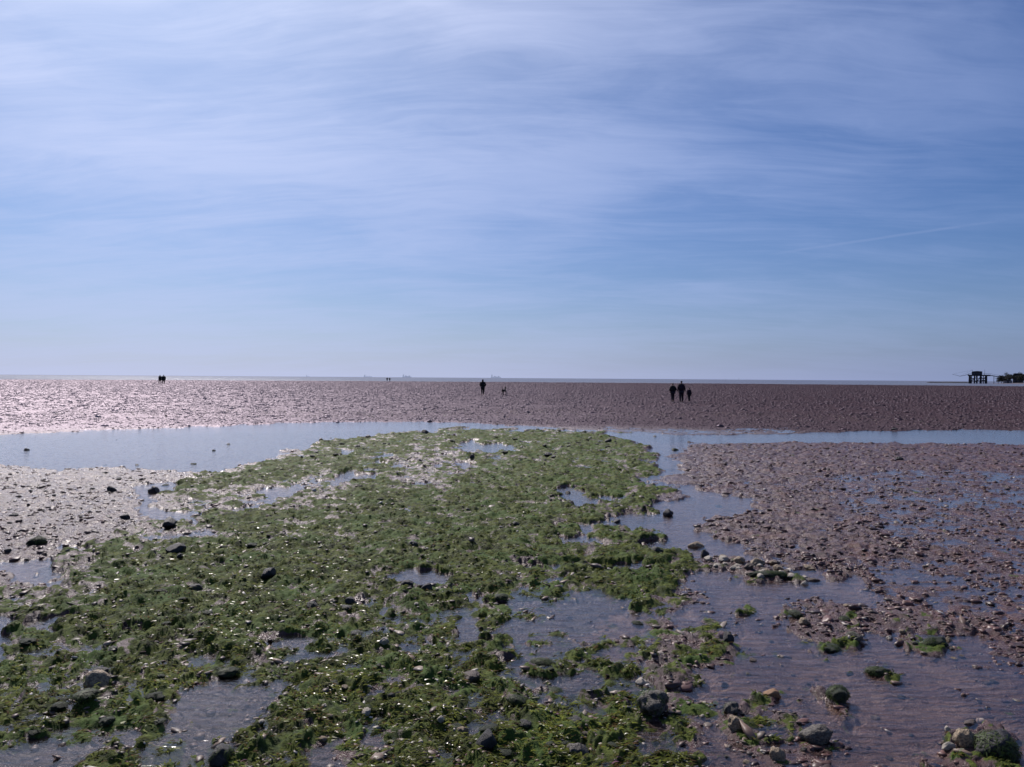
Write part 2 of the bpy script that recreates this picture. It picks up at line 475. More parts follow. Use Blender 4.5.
def beach_material():
    m, nt = mat('beach'); n = N(nt)
    geo = n('ShaderNodeNewGeometry')
    pos = geo.outputs['Position']
    at = n('ShaderNodeAttribute', attribute_name='cover')
    sep = n('ShaderNodeSeparateColor', i={0: at.outputs['Color']})
    alg, peb, brn = sep.outputs[0], sep.outputs[1], sep.outputs[2]
    far = n('ShaderNodeAttribute', attribute_name='far').outputs['Fac']
    z = n('ShaderNodeSeparateXYZ', i={0: pos}).outputs[2]
    n1 = n.noise(pos, 2.2, 5, .6); n2 = n.noise(pos, 14, 5, .65); n3 = n.noise(pos, 60, 4, .7); n4 = n.noise(pos, 240, 3, .7)
    # sand
    s = n.mix(n.ramp(n2, .35, .68), (0.050, 0.024, 0.025), (0.108, 0.056, 0.053))
    s = n.mix(n.math('MULTIPLY', n.ramp(n1, .45, .7), brn), s, (0.110, 0.045, 0.034))
    s = n.mix(n.math('MULTIPLY', n.ramp(n3, .52, .68), .55), s, (0.055, 0.038, 0.036))
    # shell grit and small pebbles
    vo = n('ShaderNodeTexVoronoi', i={'Vector': pos, 'Scale': 42.0, 'Randomness': 1.0})
    sp = n.math('MULTIPLY', n.math('LESS_THAN', vo.outputs['Distance'], .26), n.ramp(n('ShaderNodeSeparateColor', i={0: vo.outputs['Color']}).outputs[0], .5, .8))
    sp = n.math('MULTIPLY', sp, n.ramp(peb, .1, .8))
    s = n.mix(n.math('MULTIPLY', sp, .75), s, (0.36, 0.29, 0.25))
    # weed
    g = n.mix(n.ramp(n2, .36, .62), (0.013, 0.020, 0.003), (0.095, 0.120, 0.014))
    g = n.mix(n.ramp(n1, .42, .66), g, (0.060, 0.108, 0.016))
    g = n.mix(n.math('MULTIPLY', n.ramp(n3, .5, .66), .7), g, (0.016, 0.022, 0.009))
    g = n.mix(n.math('MULTIPLY', n.ramp(n4, .58, .7), .6), g, (0.13, 0.15, 0.06))
    af = n.math('ADD', alg, n.math('MULTIPLY', n.math('SUBTRACT', n3, .5), 1.1))
    af = n.math('ADD', af, n.math('MULTIPLY', n.math('SUBTRACT', n2, .5), .9))
    af = n.ramp(af, .33, .52)
    c = n.mix(af, s, g)
    # under water everything is a little darker and murkier
    wet = n.ramp(z, .004, -.03)
    c = n.mix(n.math('MULTIPLY', wet, .5), c, n.mix(n.ramp(brn, .12, .36), (.085, .088, .085), n.mix(n.ramp(n1, .35, .65), (0.34, 0.215, 0.165), (0.50, 0.355, 0.265))))
    # roughness : wet sand shines
    damp_glare = n.ramp(z, .05, 0.0)
    rs = n.math('SUBTRACT', .55, n.math('MULTIPLY', damp_glare, .2))
    rs = n.math('SUBTRACT', rs, n.math('MULTIPLY', n.ramp(n2, .4, .6), .14))
    rs = n('ShaderNodeMix', data_type='FLOAT', i={0: far, 2: rs, 3: n.math('ADD', .48, n.math('MULTIPLY', n2, .12))}).outputs[0]
    rg = n.math('ADD', .6, n.math('MULTIPLY', n3, .25))
    rough = n('ShaderNodeMix', data_type='FLOAT', i={0: af, 2: rs, 3: rg}).outputs[0]
    # bump
    mp = n('ShaderNodeMapping', i={'Vector': pos, 'Scale': (1, .3, 1)}).outputs[0]
    nf = n.noise(mp, 9, 5, .75)
    nm = n('ShaderNodeMix', data_type='FLOAT', i={0: far, 2: n3, 3: nf}).outputs[0]
    bd = n('ShaderNodeMix', data_type='FLOAT', i={0: far, 2: .012, 3: .07}).outputs[0]
    b1 = n('ShaderNodeBump', i={'Height': nm, 'Strength': .9, 'Distance': bd})
    b2 = n('ShaderNodeBump', i={'Height': n4, 'Strength': .5, 'Distance': .004, 'Normal': b1.outputs[0]})
    glare = n('ShaderNodeAttribute', attribute_name='damp_glare').outputs['Fac']
    spc = n('ShaderNodeMix', data_type='FLOAT', i={0: af, 2: n.math('ADD', n.math('MULTIPLY', glare, .06), n('ShaderNodeMix', data_type='FLOAT', i={0: far, 2: .36, 3: .7}).outputs[0]), 3: .15}).outputs[0]
    p = n('ShaderNodeBsdfPrincipled', i={'Base Color': c, 'Roughness': rough, 'Specular IOR Level': spc, 'Normal': b2.outputs[0]})
    cd = n.mix(.62, c, (.008, .005, .006))
    df = n('ShaderNodeBsdfDiffuse', i={0: cd, 'Normal': b2.outputs[0]})
    gs = n('ShaderNodeBsdfGlossy', i={'Color': n.mix(n('ShaderNodeAttribute', attribute_name='damp_glare').outputs['Fac'], (.045, .040, .048), (GS, GS * .89, GS)), 'Roughness': GR, 'Normal': b2.outputs[0]})  # gloss colour raised on the left to imitate sun glare
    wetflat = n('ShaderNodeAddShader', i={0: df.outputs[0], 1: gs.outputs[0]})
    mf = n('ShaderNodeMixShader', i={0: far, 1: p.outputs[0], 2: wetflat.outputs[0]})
    n('ShaderNodeOutputMaterial', i={0: mf.outputs[0]})
    return m


def water_material():
    m, nt = mat('shallow_water'); n = N(nt)
    pos = n('ShaderNodeNewGeometry').outputs['Position']
    mp = n('ShaderNodeMapping', i={'Vector': pos, 'Rotation': (0, 0, .35), 'Scale': (.6, 2.2, 1)}).outputs[0]
    h = n.math('ADD', n.noise(mp, 7, 4, .6), n.math('MULTIPLY', n.noise(pos, 1.3, 2), .8))
    bp = n('ShaderNodeBump', i={'Height': h, 'Strength': .45, 'Distance': .014})
    fr = n('ShaderNodeFresnel', i={'IOR': 1.33, 'Normal': bp.outputs[0]})
    gl = n('ShaderNodeBsdfGlossy', i={'Color': (1, 1, 1, 1), 'Roughness': .09, 'Normal': bp.outputs[0]})
    tr = n('ShaderNodeBsdfTransparent', i={'Color': (.90, .87, .87, 1)})
    mx = n('ShaderNodeMixShader', i={0: fr.outputs[0], 1: tr.outputs[0], 2: gl.outputs[0]})
    n('ShaderNodeOutputMaterial', i={0: mx.outputs[0]})
    return m


def sea_material():
    m, nt = mat('sea'); n = N(nt)
    pos = n('ShaderNodeNewGeometry').outputs['Position']
    mp = n('ShaderNodeMapping', i={'Vector': pos, 'Scale': (.25, 1.0, 1)}).outputs[0]
    h = n.math('ADD', n.noise(mp, .35, 5, .65), n.math('MULTIPLY', n.noise(pos, .06, 2), 1.5))
    bp = n('ShaderNodeBump', i={'Height': h, 'Strength': 1.0, 'Distance': .9})
    c = n.mix(n.ramp(n.noise(mp, .02, 3), .4, .6), (.10, .105, .14), (.16, .16, .19))
    p = n('ShaderNodeBsdfPrincipled', i={'Base Color': c, 'Roughness': .30, 'IOR': 1.33, 'Specular IOR Level': .12, 'Normal': bp.outputs[0]})
    n('ShaderNodeOutputMaterial', i={0: p.outputs[0]})
    return m


def attr_mat(name, rough, spec=.4, trans=0.0):
    m, nt = mat(name); n = N(nt)
    a = n('ShaderNodeAttribute', attribute_name='tint')
    pos = n('ShaderNodeNewGeometry').outputs['Position']
    c = n.mix(n.math('MULTIPLY', n.ramp(n.noise(pos, 120, 3), .4, .65), .5), a.outputs['Color'], n.mix(.6, a.outputs['Color'], (.02, .02, .015)))
    p = n('ShaderNodeBsdfPrincipled', i={'Base Color': c, 'Roughness': rough if rough is not None else n('ShaderNodeAttribute', attribute_name='wet').outputs['Fac'], 'Specular IOR Level': spec})
    out = p.outputs[0]
    if trans:
        t = n('ShaderNodeBsdfTranslucent', i={'Color': c})
        out = n('ShaderNodeMixShader', i={0: trans, 1: p.outputs[0], 2: t.outputs[0]}).outputs[0]
    n('ShaderNodeOutputMaterial', i={0: out})
    return m


M_BEACH = beach_material()
M_WATER = water_material()
M_SEA = sea_material()


# ------------------------------------------------------------------ ground sheet
def fan(angles, radii):
    A, D = np.meshgrid(angles, radii)
    return np.sin(A) * D, np.cos(A) * D


def grid_quads(nr, nc):
    i = np.arange(nr * nc).reshape(nr, nc)
    return np.stack([i[:-1, :-1], i[:-1, 1:], i[1:, 1:], i[1:, :-1]], -1).reshape(-1, 4)


ang = np.concatenate([np.linspace(R(-86), R(-40), 60)[:-1], np.linspace(R(-40), R(40), 1180), np.linspace(R(40), R(86), 60)[1:]])
rad = [1.0]
while rad[-1] < 400:
    r_ = rad[-1]
    k = .0036 if r_ < 3.2 else (.0031 if r_ < 28 else .0058)
    rad.append(r_ * (1 + k))
rad = np.array(rad)
gx, gy = fan(ang, rad)
gz, ga, gp, gb, gf = terrain(gx, gy)
me = np_mesh('ground', np.stack([gx, gy, gz], -1).reshape(-1, 3), quads=grid_quads(*gx.shape))
set_attr(me, 'cover', np.stack([ga, gp, gb, np.ones_like(ga)], -1).reshape(-1, 4))
set_attr(me, 'far', gf.ravel())
set_attr(me, 'damp_glare', sun_side_glare(gx, gy).ravel())
tag(link('ground', me, M_BEACH), kind='structure')
print('ground verts', gx.size)

# dry beach behind the viewer
bx = MB(); bx.v = [(-400, -400, .03), (400, -400, .03), (400, -.2, .03), (-400, -.2, .03)]; bx.f = [[0, 1, 2, 3]]
o = bx.build('beach', M_BEACH); tag(o, kind='structure')
set_attr(o.data, 'cover', np.tile([0, .3, .5, 1.0], (4, 1)))

# shallow water and the open sea
wa = np.linspace(R(-86), R(86), 90)
wx, wy = fan(wa, np.geomspace(.9, 350, 40))
tag(link('water', np_mesh('water', np.stack([wx, wy, np.zeros_like(wx)], -1).reshape(-1, 3), quads=grid_quads(*wx.shape)), M_WATER), kind='structure')
wx, wy = fan(np.linspace(R(-88), R(88), 90), np.geomspace(338, 42000, 60))
tag(link('sea', np_mesh('sea', np.stack([wx, wy, np.full_like(wx, .004)], -1).reshape(-1, 3), quads=grid_quads(*wx.shape)), M_SEA), kind='structure')

# ------------------------------------------------------------------ weed fronds (uncountable)
def scatter(n, amin, amax, dmin, dmax):
    a = rng.uniform(amin, amax, n); d = np.exp(rng.uniform(math.log(dmin), math.log(dmax), n))
    return np.sin(a) * d, np.cos(a) * d, d


def fronds():
    x, y, d = scatter(1350000, R(-38), R(38), 2.6, 30)
    z, a, pb, br, far = terrain(x, y)
    patch = fbm(x, y, 0.16, 3, 77)
    p = sstep(.45, .9, a) * sstep(-.7, .5, patch) * sstep(-.035, -.002, z) * np.clip(3.0 / d, .3, 1)**.3
    k = rng.random(len(x)) < p * .5
    x, y, z, d = x[k], y[k], z[k], d[k]
    n = len(x); print('fronds', n)
    L = rng.uniform(.008, .026, n) * (1 + d * .07)
    Wd = L * rng.uniform(.12, .32, n)
    th = rng.normal(0, .55, n) + PI * (rng.random(n) < .5) + 1.2 * fbm(x, y, .4, 2, 79)
    lift = rng.uniform(-.2, .8, n)
    dx, dy = np.cos(th), np.sin(th)
    V = np.empty((n, 6, 3), np.float32)
    for i, t in enumerate((0., .5, 1.)):
        zz = z + .004 + L * (t * lift * (1.3 - t))
        w = Wd * (1., .9, .25)[i]
        jx = rng.normal(0, .1, n) * L * t
        for s_, q in ((-1, 0), (1, 1)):
            V[:, i * 2 + q, 0] = x + dx * L * t - dy * w * s_ / 2 + jx
            V[:, i * 2 + q, 1] = y + dy * L * t + dx * w * s_ / 2
            V[:, i * 2 + q, 2] = zz + s_ * w * .15
    b = np.arange(n)[:, None] * 6
    Q = np.concatenate([b + [0, 1, 3, 2], b + [2, 3, 5, 4]], 0)
    me = np_mesh('seaweed', V.reshape(-1, 3), quads=Q)
    t = np.clip(rng.normal(.42, .28, n) + .35 * fbm(x, y, .5, 3, 88), 0, 1)[:, None]
    col = np.array([.010, .014, .003]) * (1 - t) + np.array([.215, .245, .025]) * t
    pale = rng.random(n) < .04
    col[pale] = [.36, .36, .24]
    brn = rng.random(n) < .09 + .5 * sstep(.2, .9, fbm(x, y, .3, 3, 91))
    col[brn] = col[brn] * np.array([.75, .38, .8]) + np.array([.02, .008, .003])
    col = np.concatenate([col, np.ones((n, 1))], 1)
    wetf = np.where(rng.random(n) < .11, .25, .8) + rng.uniform(0, .15, n)
    set_attr(me, 'wet', np.repeat(wetf, 6))
    set_attr(me, 'tint', np.repeat(col, 6, 0))
    tag(link('seaweed', me, attr_mat('seaweed_frond', None, .2, .3)), 'mat of green gutweed and sea lettuce growing over the stony bank', 'seaweed', kind='stuff')


fronds()

# ------------------------------------------------------------------ stones
def ico(sub):
    t = (1 + 5 ** .5) / 2
    v = np.array([(-1, t, 0), (1, t, 0), (-1, -t, 0), (1, -t, 0), (0, -1, t), (0, 1, t), (0, -1, -t), (0, 1, -t), (t, 0, -1), (t, 0, 1), (-t, 0, -1), (-t, 0, 1)], float)
    v /= np.linalg.norm(v[0])
    f = np.array([(0, 11, 5), (0, 5, 1), (0, 1, 7), (0, 7, 10), (0, 10, 11), (1, 5, 9), (5, 11, 4), (11, 10, 2), (10, 7, 6), (7, 1, 8), (3, 9, 4), (3, 4, 2), (3, 2, 6), (3, 6, 8), (3, 8, 9),
                  (4, 9, 5), (2, 4, 11), (6, 2, 10), (8, 6, 7), (9, 8, 1)])
    v = [tuple(q) for q in v]; f = [tuple(q) for q in f]
    for _ in range(sub):
        cache = {}; nf = []

        def mid(a, b):
            k = (min(a, b), max(a, b))
            if k not in cache:
                m = np.array(v[a]) + np.array(v[b]); m /= np.linalg.norm(m)
                v.append(tuple(m)); cache[k] = len(v) - 1
            return cache[k]
        for a, b, c in f:
            ab, bc, ca = mid(a, b), mid(b, c), mid(c, a)
            nf += [(a, ab, ca), (b, bc, ab), (c, ca, bc), (ab, bc, ca)]
        f = nf
    return np.array(v), np.array(f)


ICO1 = ico(0); ICO2 = ico(1); ICO3 = ico(3)


def pebbles():
    """grit, shells and finger-size pebbles: thousands, as one spread"""
    x, y, d = scatter(260000, R(-38), R(38), 2.7, 40)
    z, a, pb, br, far = terrain(x, y)
    cl = fbm(x, y, .35, 3, 101)
    p = (pb * .9 + .12) * sstep(-.9, 1.0, cl) * sstep(-.03, .0, z) * (1 - .55 * sstep(.5, 1, a)) * np.clip(1.4 - d / 40, .2, 1)
    k = rng.random(len(x)) < p * .30
    x, y, z, d, br, a = x[k], y[k], z[k], d[k], br[k], a[k]
    n = len(x); print('pebbles', n)
    v, f = ICO1
    s = rng.lognormal(math.log(.0075), .5, n) * (1 + d * .05)
    s = np.minimum(s, .045)
    sx, sy, sz = s * rng.uniform(.7, 1.9, n), s * rng.uniform(.6, 1.1, n), s * rng.uniform(.15, .5, n)
    th = rng.uniform(0, 2 * PI, n); ct, st = np.cos(th), np.sin(th)
    P = v[None] * (1 + rng.normal(0, .2, (n, len(v), 1)))
    X = P[..., 0] * sx[:, None]; Y = P[..., 1] * sy[:, None]; Z = P[..., 2] * sz[:, None]
    tx = rng.normal(0, .25, n)[:, None]
    V = np.stack([x[:, None] + X * ct[:, None] - Y * st[:, None], y[:, None] + X * st[:, None] + Y * ct[:, None], z[:, None] + Z + X * tx + sz[:, None] * .3], -1)
    F_ = (f[None] + (np.arange(n) * len(v))[:, None, None]).reshape(-1, 3)
    me = np_mesh('pebbles', V.reshape(-1, 3), tris=F_)
    pal = np.array([(.33, .27, .22), (.40, .36, .31), (.17, .11, .085), (.09, .065, .055), (.55, .52, .48), (.22, .16, .12), (.13, .10, .08)])
    w = np.array([.14, .07, .25, .24, .03, .16, .11])
    ci = rng.choice(len(pal), n, p=w)
    col = pal[ci] * rng.uniform(.6, 1.15, (n, 1))
    set_attr(me, 'tint', np.repeat(np.concatenate([col, np.ones((n, 1))], 1), len(v), 0))
    tag(link('pebbles', me, attr_mat('pebble', .5, .35), smooth=False), 'scatter of pebbles, grit and broken shells across sand and weed', 'pebbles', kind='stuff')


pebbles()


def casts():
    """worm casts and clods on the sand"""
    x, y, d = scatter(230000, R(-38), R(38), 3.5, 40)
    z, a, pb, br, far = terrain(x, y)
    cl = fbm(x, y, .6, 3, 131)
    p = np.clip(br + .1, 0, 1) * (a < .25) * sstep(-.8, .8, cl) * sstep(-.012, .004, z)
    k = rng.random(len(x)) < p * .36
    x, y, z, d, br = x[k], y[k], z[k], d[k], br[k]
    n = len(x); print('casts', n)
    v, f = ICO2
    s = rng.lognormal(math.log(.011), .5, n) * (1 + d * .022)
    s = np.minimum(s, .036)
    sx, sy, sz = s * rng.uniform(.8, 1.6, n), s * rng.uniform(.6, 1.1, n), s * rng.uniform(.3, .7, n)
    th = rng.normal(0, .6, n); ct, st = np.cos(th), np.sin(th)
    P = v[None] * (1 + rng.normal(0, .24, (n, len(v), 1)))
    X = P[..., 0] * sx[:, None]; Y = P[..., 1] * sy[:, None]; Z = P[..., 2] * sz[:, None]
    V = np.stack([x[:, None] + X * ct[:, None] - Y * st[:, None], y[:, None] + X * st[:, None] + Y * ct[:, None], z[:, None] + Z], -1)
    F_ = (f[None] + (np.arange(n) * len(v))[:, None, None]).reshape(-1, 3)
    me = np_mesh('worm_casts', V.reshape(-1, 3), tris=F_)
    t = rng.random((n, 1))
    col = (np.array([.026, .012, .011]) * (1 - t) + np.array([.155, .078, .064]) * t)
    set_attr(me, 'tint', np.repeat(np.concatenate([col, np.ones((n, 1))], 1), len(v), 0))
    tag(link('worm_casts', me, attr_mat('wet_sand_clod', .45, .4), smooth=True), 'brown worm casts and sand clods heaped over the flats', 'worm casts', kind='stuff')


casts()



def far_clod_mat():
    m, nt = mat('far_sand_clod'); n = N(nt)
    a = n('ShaderNodeAttribute', attribute_name='tint')
    df = n('ShaderNodeBsdfDiffuse', i={0: a.outputs['Color']})
    gs = n('ShaderNodeBsdfGlossy', i={'Color': n.mix(n('ShaderNodeAttribute', attribute_name='damp_glare').outputs['Fac'], (.045, .040, .048), (GS, GS * .89, GS)), 'Roughness': GR})  # same painted sun glare: gloss colour brightens towards the left
    n('ShaderNodeOutputMaterial', i={0: n('ShaderNodeAddShader', i={0: df.outputs[0], 1: gs.outputs[0]}).outputs[0]})
    return m


def far_casts():
    x, y, d = scatter(330000, R(-38), R(38), 25, 320)
    z = terrain(x, y)[0]
    k = (rng.random(len(x)) < .8 * sstep(25, 30, d) * sstep(-1.2, .6, fbm(x, y, 2.5, 3, 141))) & (z > 0.0)
    x, y, z, d = x[k], y[k], z[k], d[k]
    n = len(x); print('far casts', n)
    v, f = ICO1
    s = np.minimum(.00055 * d * rng.lognormal(0, .55, n), .11)
    sx, sy, sz = s * rng.uniform(.8, 1.8, n), s * rng.uniform(.8, 1.6, n), s * rng.uniform(.3, .75, n)
    P = v[None] * (1 + rng.normal(0, .16, (n, len(v), 1)))
    V = np.stack([x[:, None] + P[..., 0] * sx[:, None], y[:, None] + P[..., 1] * sy[:, None], z[:, None] + P[..., 2] * sz[:, None]], -1)
    F_ = (f[None] + (np.arange(n) * len(v))[:, None, None]).reshape(-1, 3)
    me = np_mesh('sand_mounds', V.reshape(-1, 3), tris=F_)
    t = rng.random((n, 1))
    col = (np.array([.018, .009, .011]) * (1 - t) + np.array([.065, .035, .040]) * t)
    set_attr(me, 'tint', np.repeat(np.concatenate([col, np.ones((n, 1))], 1), len(v), 0))
    set_attr(me, 'damp_glare', np.repeat(sun_side_glare(x, y), len(v)))
    tag(link('sand_mounds', me, far_clod_mat(), smooth=True), 'countless wet sand mounds covering the distant flats', 'sand mounds', kind='stuff')


far_casts()

M_ROCK_TAN = principled_mat('tan_stone', (.36, .27, .165), .6, .45, 5, bump=.9, col2=(.13, .10, .07))
M_ROCK_ORANGE = principled_mat('orange_stone', (.36, .20, .10), .55, .4, 9, bump=.5)
M_ROCK_GREY = principled_mat('grey_stone', (.13, .113, .088), .6, .5, 5, bump=.9, col2=(.035, .03, .028))
M_ROCK_DARK = principled_mat('dark_stone', (.035, .032, .034), .55, .5, 9, bump=.7)
M_ROCK_PALE = principled_mat('pale_stone', (.46, .41, .33), .6, .4, 8, bump=.5, col2=(.22, .19, .15))
M_ROCK_WEED = principled_mat('weedy_stone', (.030, .045, .016), .7, .6, 12, bump=1.0, col2=(.012, .016, .009))
M_ROCK_BROWN = principled_mat('brown_stone', (.12, .085, .065), .5, .5, 9, bump=.7)
M_MOSS = attr_mat('weed_tuft', .6, .35, .2)


def rock_mesh(seed, squash=.55, angular=.3):
    r = np.random.default_rng(seed)
    v, f = ICO3
    off = r.uniform(-50, 50, 6)
    n1 = perlin(v[:, 0] * 1.1 + off[0] + v[:, 2] * .7, v[:, 1] * 1.1 + off[1] - v[:, 2] * .5, seed)
    n2 = perlin(v[:, 0] * 2.7 + off[2] - v[:, 2], v[:, 1] * 2.7 + off[3] + v[:, 2], seed + 5)
    n3 = perlin(v[:, 0] * 7 + off[4] - v[:, 2] * 3, v[:, 1] * 7 + off[5] + v[:, 2] * 3, seed + 9)
    p = v * (1 + .30 * n1 + .14 * n2 + .05 * n3)[:, None]
    for _ in range(int(4 + angular * 10)):          # chipped faces
        d = r.normal(size=3); d /= np.linalg.norm(d)
        lim = r.uniform(.62, .9)
        t = p @ d - lim
        p = p - np.outer(np.maximum(t, 0) * .85, d)
    p[:, 2] *= squash
    return np_mesh('rock', p, tris=f)


def moss_mesh(seed, cover=.0, squash=.55, n=700, size=1.0, drape=.2):
    """short weed growing over the upper side of a stone of unit size: many small blades"""
    r = np.random.default_rng(seed)
    d = r.normal(size=(n * 3, 3)); d /= np.linalg.norm(d, axis=1)[:, None]
    lob = perlin(d[:, 0] * 1.6 + seed, d[:, 1] * 1.6 + d[:, 2], seed)
    d = d[(d[:, 2] > -.35) & (lob > cover - .5)][:n]
    n = len(d)
    base = d * r.uniform(.80, 1.08, (n, 1)); base[:, 2] *= squash
    t = np.cross(d, r.normal(size=(n, 3))); t /= np.linalg.norm(t, axis=1)[:, None]
    down = np.array([0, 0, -1.0])
    b2 = np.cross(t, d)
    L = r.uniform(.10, .34, (n, 1)) * size; w = L * r.uniform(.06, .16, (n, 1))
    V = np.empty((n, 6, 3))
    for i, q in enumerate((0., .5, 1.)):
        c = base + (d * .30 + t * .85) * L * q + down * L * drape * q * q * 2
        ww = w * (1, .9, .3)[i]
        V[:, 2 * i] = c - b2 * ww; V[:, 2 * i + 1] = c + b2 * ww
    b = np.arange(n)[:, None] * 6
    Q = np.concatenate([b + [0, 1, 3, 2], b + [2, 3, 5, 4]], 0)
    me = np_mesh('weed', V.reshape(-1, 3), quads=Q)
    k = r.random((n, 1))
    col = np.array([.012, .022, .006]) * (1 - k) + np.array([.075, .12, .018]) * k
    set_attr(me, 'tint', np.repeat(np.concatenate([col, np.ones((n, 1))], 1), 6, 0))
    me.materials.append(M_MOSS)
    return me


VAR = {}


def rock(u, v, wpx, hpx, material, label, group=None, weed=None, seed=None, sink=.25, depth=1.0, squash=.6, angular=.3, rz=None, n_weed=700):
    """one stone; wpx, hpx: how wide and high it stands, taken off the survey photo and turned into metres"""
    x, y = ground_at(u, v)
    dist = math.hypot(x, y)
    w = wpx / F * dist / 2 * (.86 if group is None else .8)
    seed = seed if seed is not None else random.randrange(10000)
    key = (material.name, seed % 9, squash, angular)
    if key not in VAR:
        me = rock_mesh(seed % 9 * 13 + 3, 1.0, angular); me.materials.append(material)
        VAR[key] = me
    h = max(hpx / F * dist / 2, w * .25)
    if material is M_ROCK_WEED: h *= .62; depth *= random.uniform(.6, .9)
    o = link('rock', VAR[key])
    z = float(terrain(np.array([x]), np.array([y]))[0][0])
    z = max(z, -.03)
    o.location = (x, y, z + h * (1 - 2 * sink))
    o.scale = (w, w * depth, h)
    o.rotation_euler = (0, 0, rz if rz is not None else random.uniform(0, 6.28))
    tag(o, label, 'rock', group)
    if weed is not None:
        wm = link('weed_fronds', moss_mesh(seed + 1, weed, 1.0, int(n_weed * 1.8), .8), None, o, smooth=False)
    return o


# stones that stand out
rock(98, 686, 27, 18, M_ROCK_TAN, 'tan angular boulder with a dark shaded face, alone on the weed at lower left', seed=4, angular=.8, rz=.4, sink=.2)
rock(652, 713, 36, 23, M_ROCK_GREY, 'big rounded grey boulder half grown over with green weed beside a muddy pool', weed=.55, seed=12, sink=.2, n_weed=900)
rock(577, 755, 28, 18, M_ROCK_GREY, 'smooth grey-brown boulder lying in weed at the bottom edge', seed=23, sink=.3)
rock(487, 751, 24, 18, M_ROCK_DARK, 'black pointed boulder rising from weed at the bottom edge', seed=31, angular=.6, sink=.15)
rock(817, 741, 38, 20, M_ROCK_GREY, 'large smooth grey slab-like stone with pale rim, lying in the shallow wash', seed=6, sink=.2, squash=.5, depth=.6, rz=-.35)
rock(777, 759, 19, 13, M_ROCK_TAN, 'small pile-shaped tan stone in the wash below the grey slab', seed=41, angular=.8)
rock(736, 732, 20, 16, M_ROCK_TAN, 'round khaki stone with pale crown left of the large grey slab', seed=52, sink=.2)
rock(731, 712, 18, 14, M_ROCK_GREY, 'dull olive stone just behind the round khaki stone', weed=.5, seed=57, n_weed=250)
rock(771, 696, 20, 11, M_ROCK_ORANGE, 'orange-tan oblong stone beside green weed in the wash', seed=61, depth=.6, rz=-.4)
rock(966, 748, 22, 17, M_ROCK_TAN, 'yellowish boulder top showing between dark green weed at lower right', seed=5, sink=.15)
rock(996, 755, 40, 25, M_ROCK_DARK, 'large dark boulder thickly covered in green weed at lower right', weed=.0, seed=67, n_weed=1500, sink=.3)
rock(948, 752, 15, 7, M_ROCK_PALE, 'flat pale stone at the left foot of the weedy boulders', seed=71, depth=.6)
rock(948, 731, 7, 6, M_ROCK_PALE, 'tiny white stone in the wash behind the flat pale stone', seed=72)
rock(970, 722, 18, 6, M_ROCK_BROWN, 'low reddish-brown stone barely clear of the water', seed=73, depth=.6)
rock(878, 674, 26, 16, M_ROCK_WEED, 'dark weed-covered stone alone in open shallow water', weed=.1, seed=77, n_weed=900, sink=.3)
rock(838, 700, 26, 24, M_ROCK_WEED, 'dark stone with bright green weed dripping off it, beside the wash', weed=.0, seed=82, n_weed=1300, sink=.2)
rock(850, 672, 10, 7, M_ROCK_WEED, 'small green weed-covered stone left of the lone dark one', weed=.1, seed=83, n_weed=300)
rock(934, 646, 34, 20, M_ROCK_WEED, 'long dark stone with green weed on top at the edge of the brown sand islet', weed=.2, seed=86, n_weed=900, sink=.3, depth=.6)
rock(949, 640, 8, 8, M_ROCK_TAN, 'small tan stone perched at the end of the long dark weedy stone', seed=87)
rock(829, 648, 26, 12, M_ROCK_WEED, 'low weedy hump in front of the pebbly islet', weed=.1, seed=91, n_weed=700, sink=.35)
rock(854, 642, 17, 10, M_ROCK_GREY, 'grey stone with olive weed next to the pebbly islet', seed=92, weed=.6, n_weed=200)
rock(889, 638, 7, 5, M_ROCK_PALE, 'white pebble-sized stone at the front rim of the pebbly islet', seed=93)
rock(804, 626, 12, 7, M_ROCK_TAN, 'little buff stone at the tip of the pebbly islet', seed=94)
rock(795, 617, 20, 11, M_ROCK_WEED, 'bright green weed-capped stone at the near tip of the pebbly islet', weed=.0, seed=95, n_weed=600)
rock(844, 621, 14, 9, M_ROCK_WEED, 'green weed-capped stone in the middle of the pebbly islet', weed=.0, seed=96, n_weed=400)
rock(809, 580, 25, 5, M_ROCK_BROWN, 'long thin brown stone pointing out from the rubbly spit', seed=97, depth=.35, rz=-.15)
rock(805, 584, 9, 7, M_ROCK_PALE, 'pale cream stone under the long thin brown stone', seed=98)
rock(793, 573, 9, 6, M_ROCK_WEED, 'small dark stone in water off the rubbly spit', seed=99)
rock(769, 578, 42, 12, M_ROCK_WEED, 'long weedy ledge at the foot of the rubbly spit', weed=.2, seed=100, n_weed=900, depth=.5, rz=0, sink=.4)
rock(757, 567, 16, 10, M_ROCK_TAN, 'yellowish stone topping the rubbly spit', seed=101, angular=.6)
rock(740, 565, 14, 7, M_ROCK_TAN, 'flat sandy-coloured stone on the rubbly spit', seed=102, angular=.6)
rock(724, 563, 13, 6, M_ROCK_PALE, 'pale flat stone at the near end of the rubbly spit', seed=103)
rock(749, 572, 12, 7, M_ROCK_BROWN, 'brown stone wedged low in the rubbly spit', seed=104, angular=.6)
rock(778, 571, 13, 7, M_ROCK_TAN, 'buff stone towards the outer end of the rubbly spit', seed=105, angular=.6)
rock(705, 556, 10, 12, M_ROCK_DARK, 'dark upright stone at the landward end of the channel spit', seed=106)
rock(697, 546, 24, 9, M_ROCK_TAN, 'low sandy stone heap at the tip of the weed bank', seed=107, angular=.6, depth=.6)
rock(719, 505, 9, 4.5, M_ROCK_WEED, 'small green stone alone in the wide channel pool', seed=108, weed=.1, n_weed=200)
rock(675, 450, 9, 6, M_ROCK_WEED, 'dark green stone standing in the channel near the crossing water', seed=109, weed=.3, n_weed=200)
rock(652, 486, 11, 7, M_ROCK_DARK, 'black stone at the channel edge of the weed bank', seed=110)
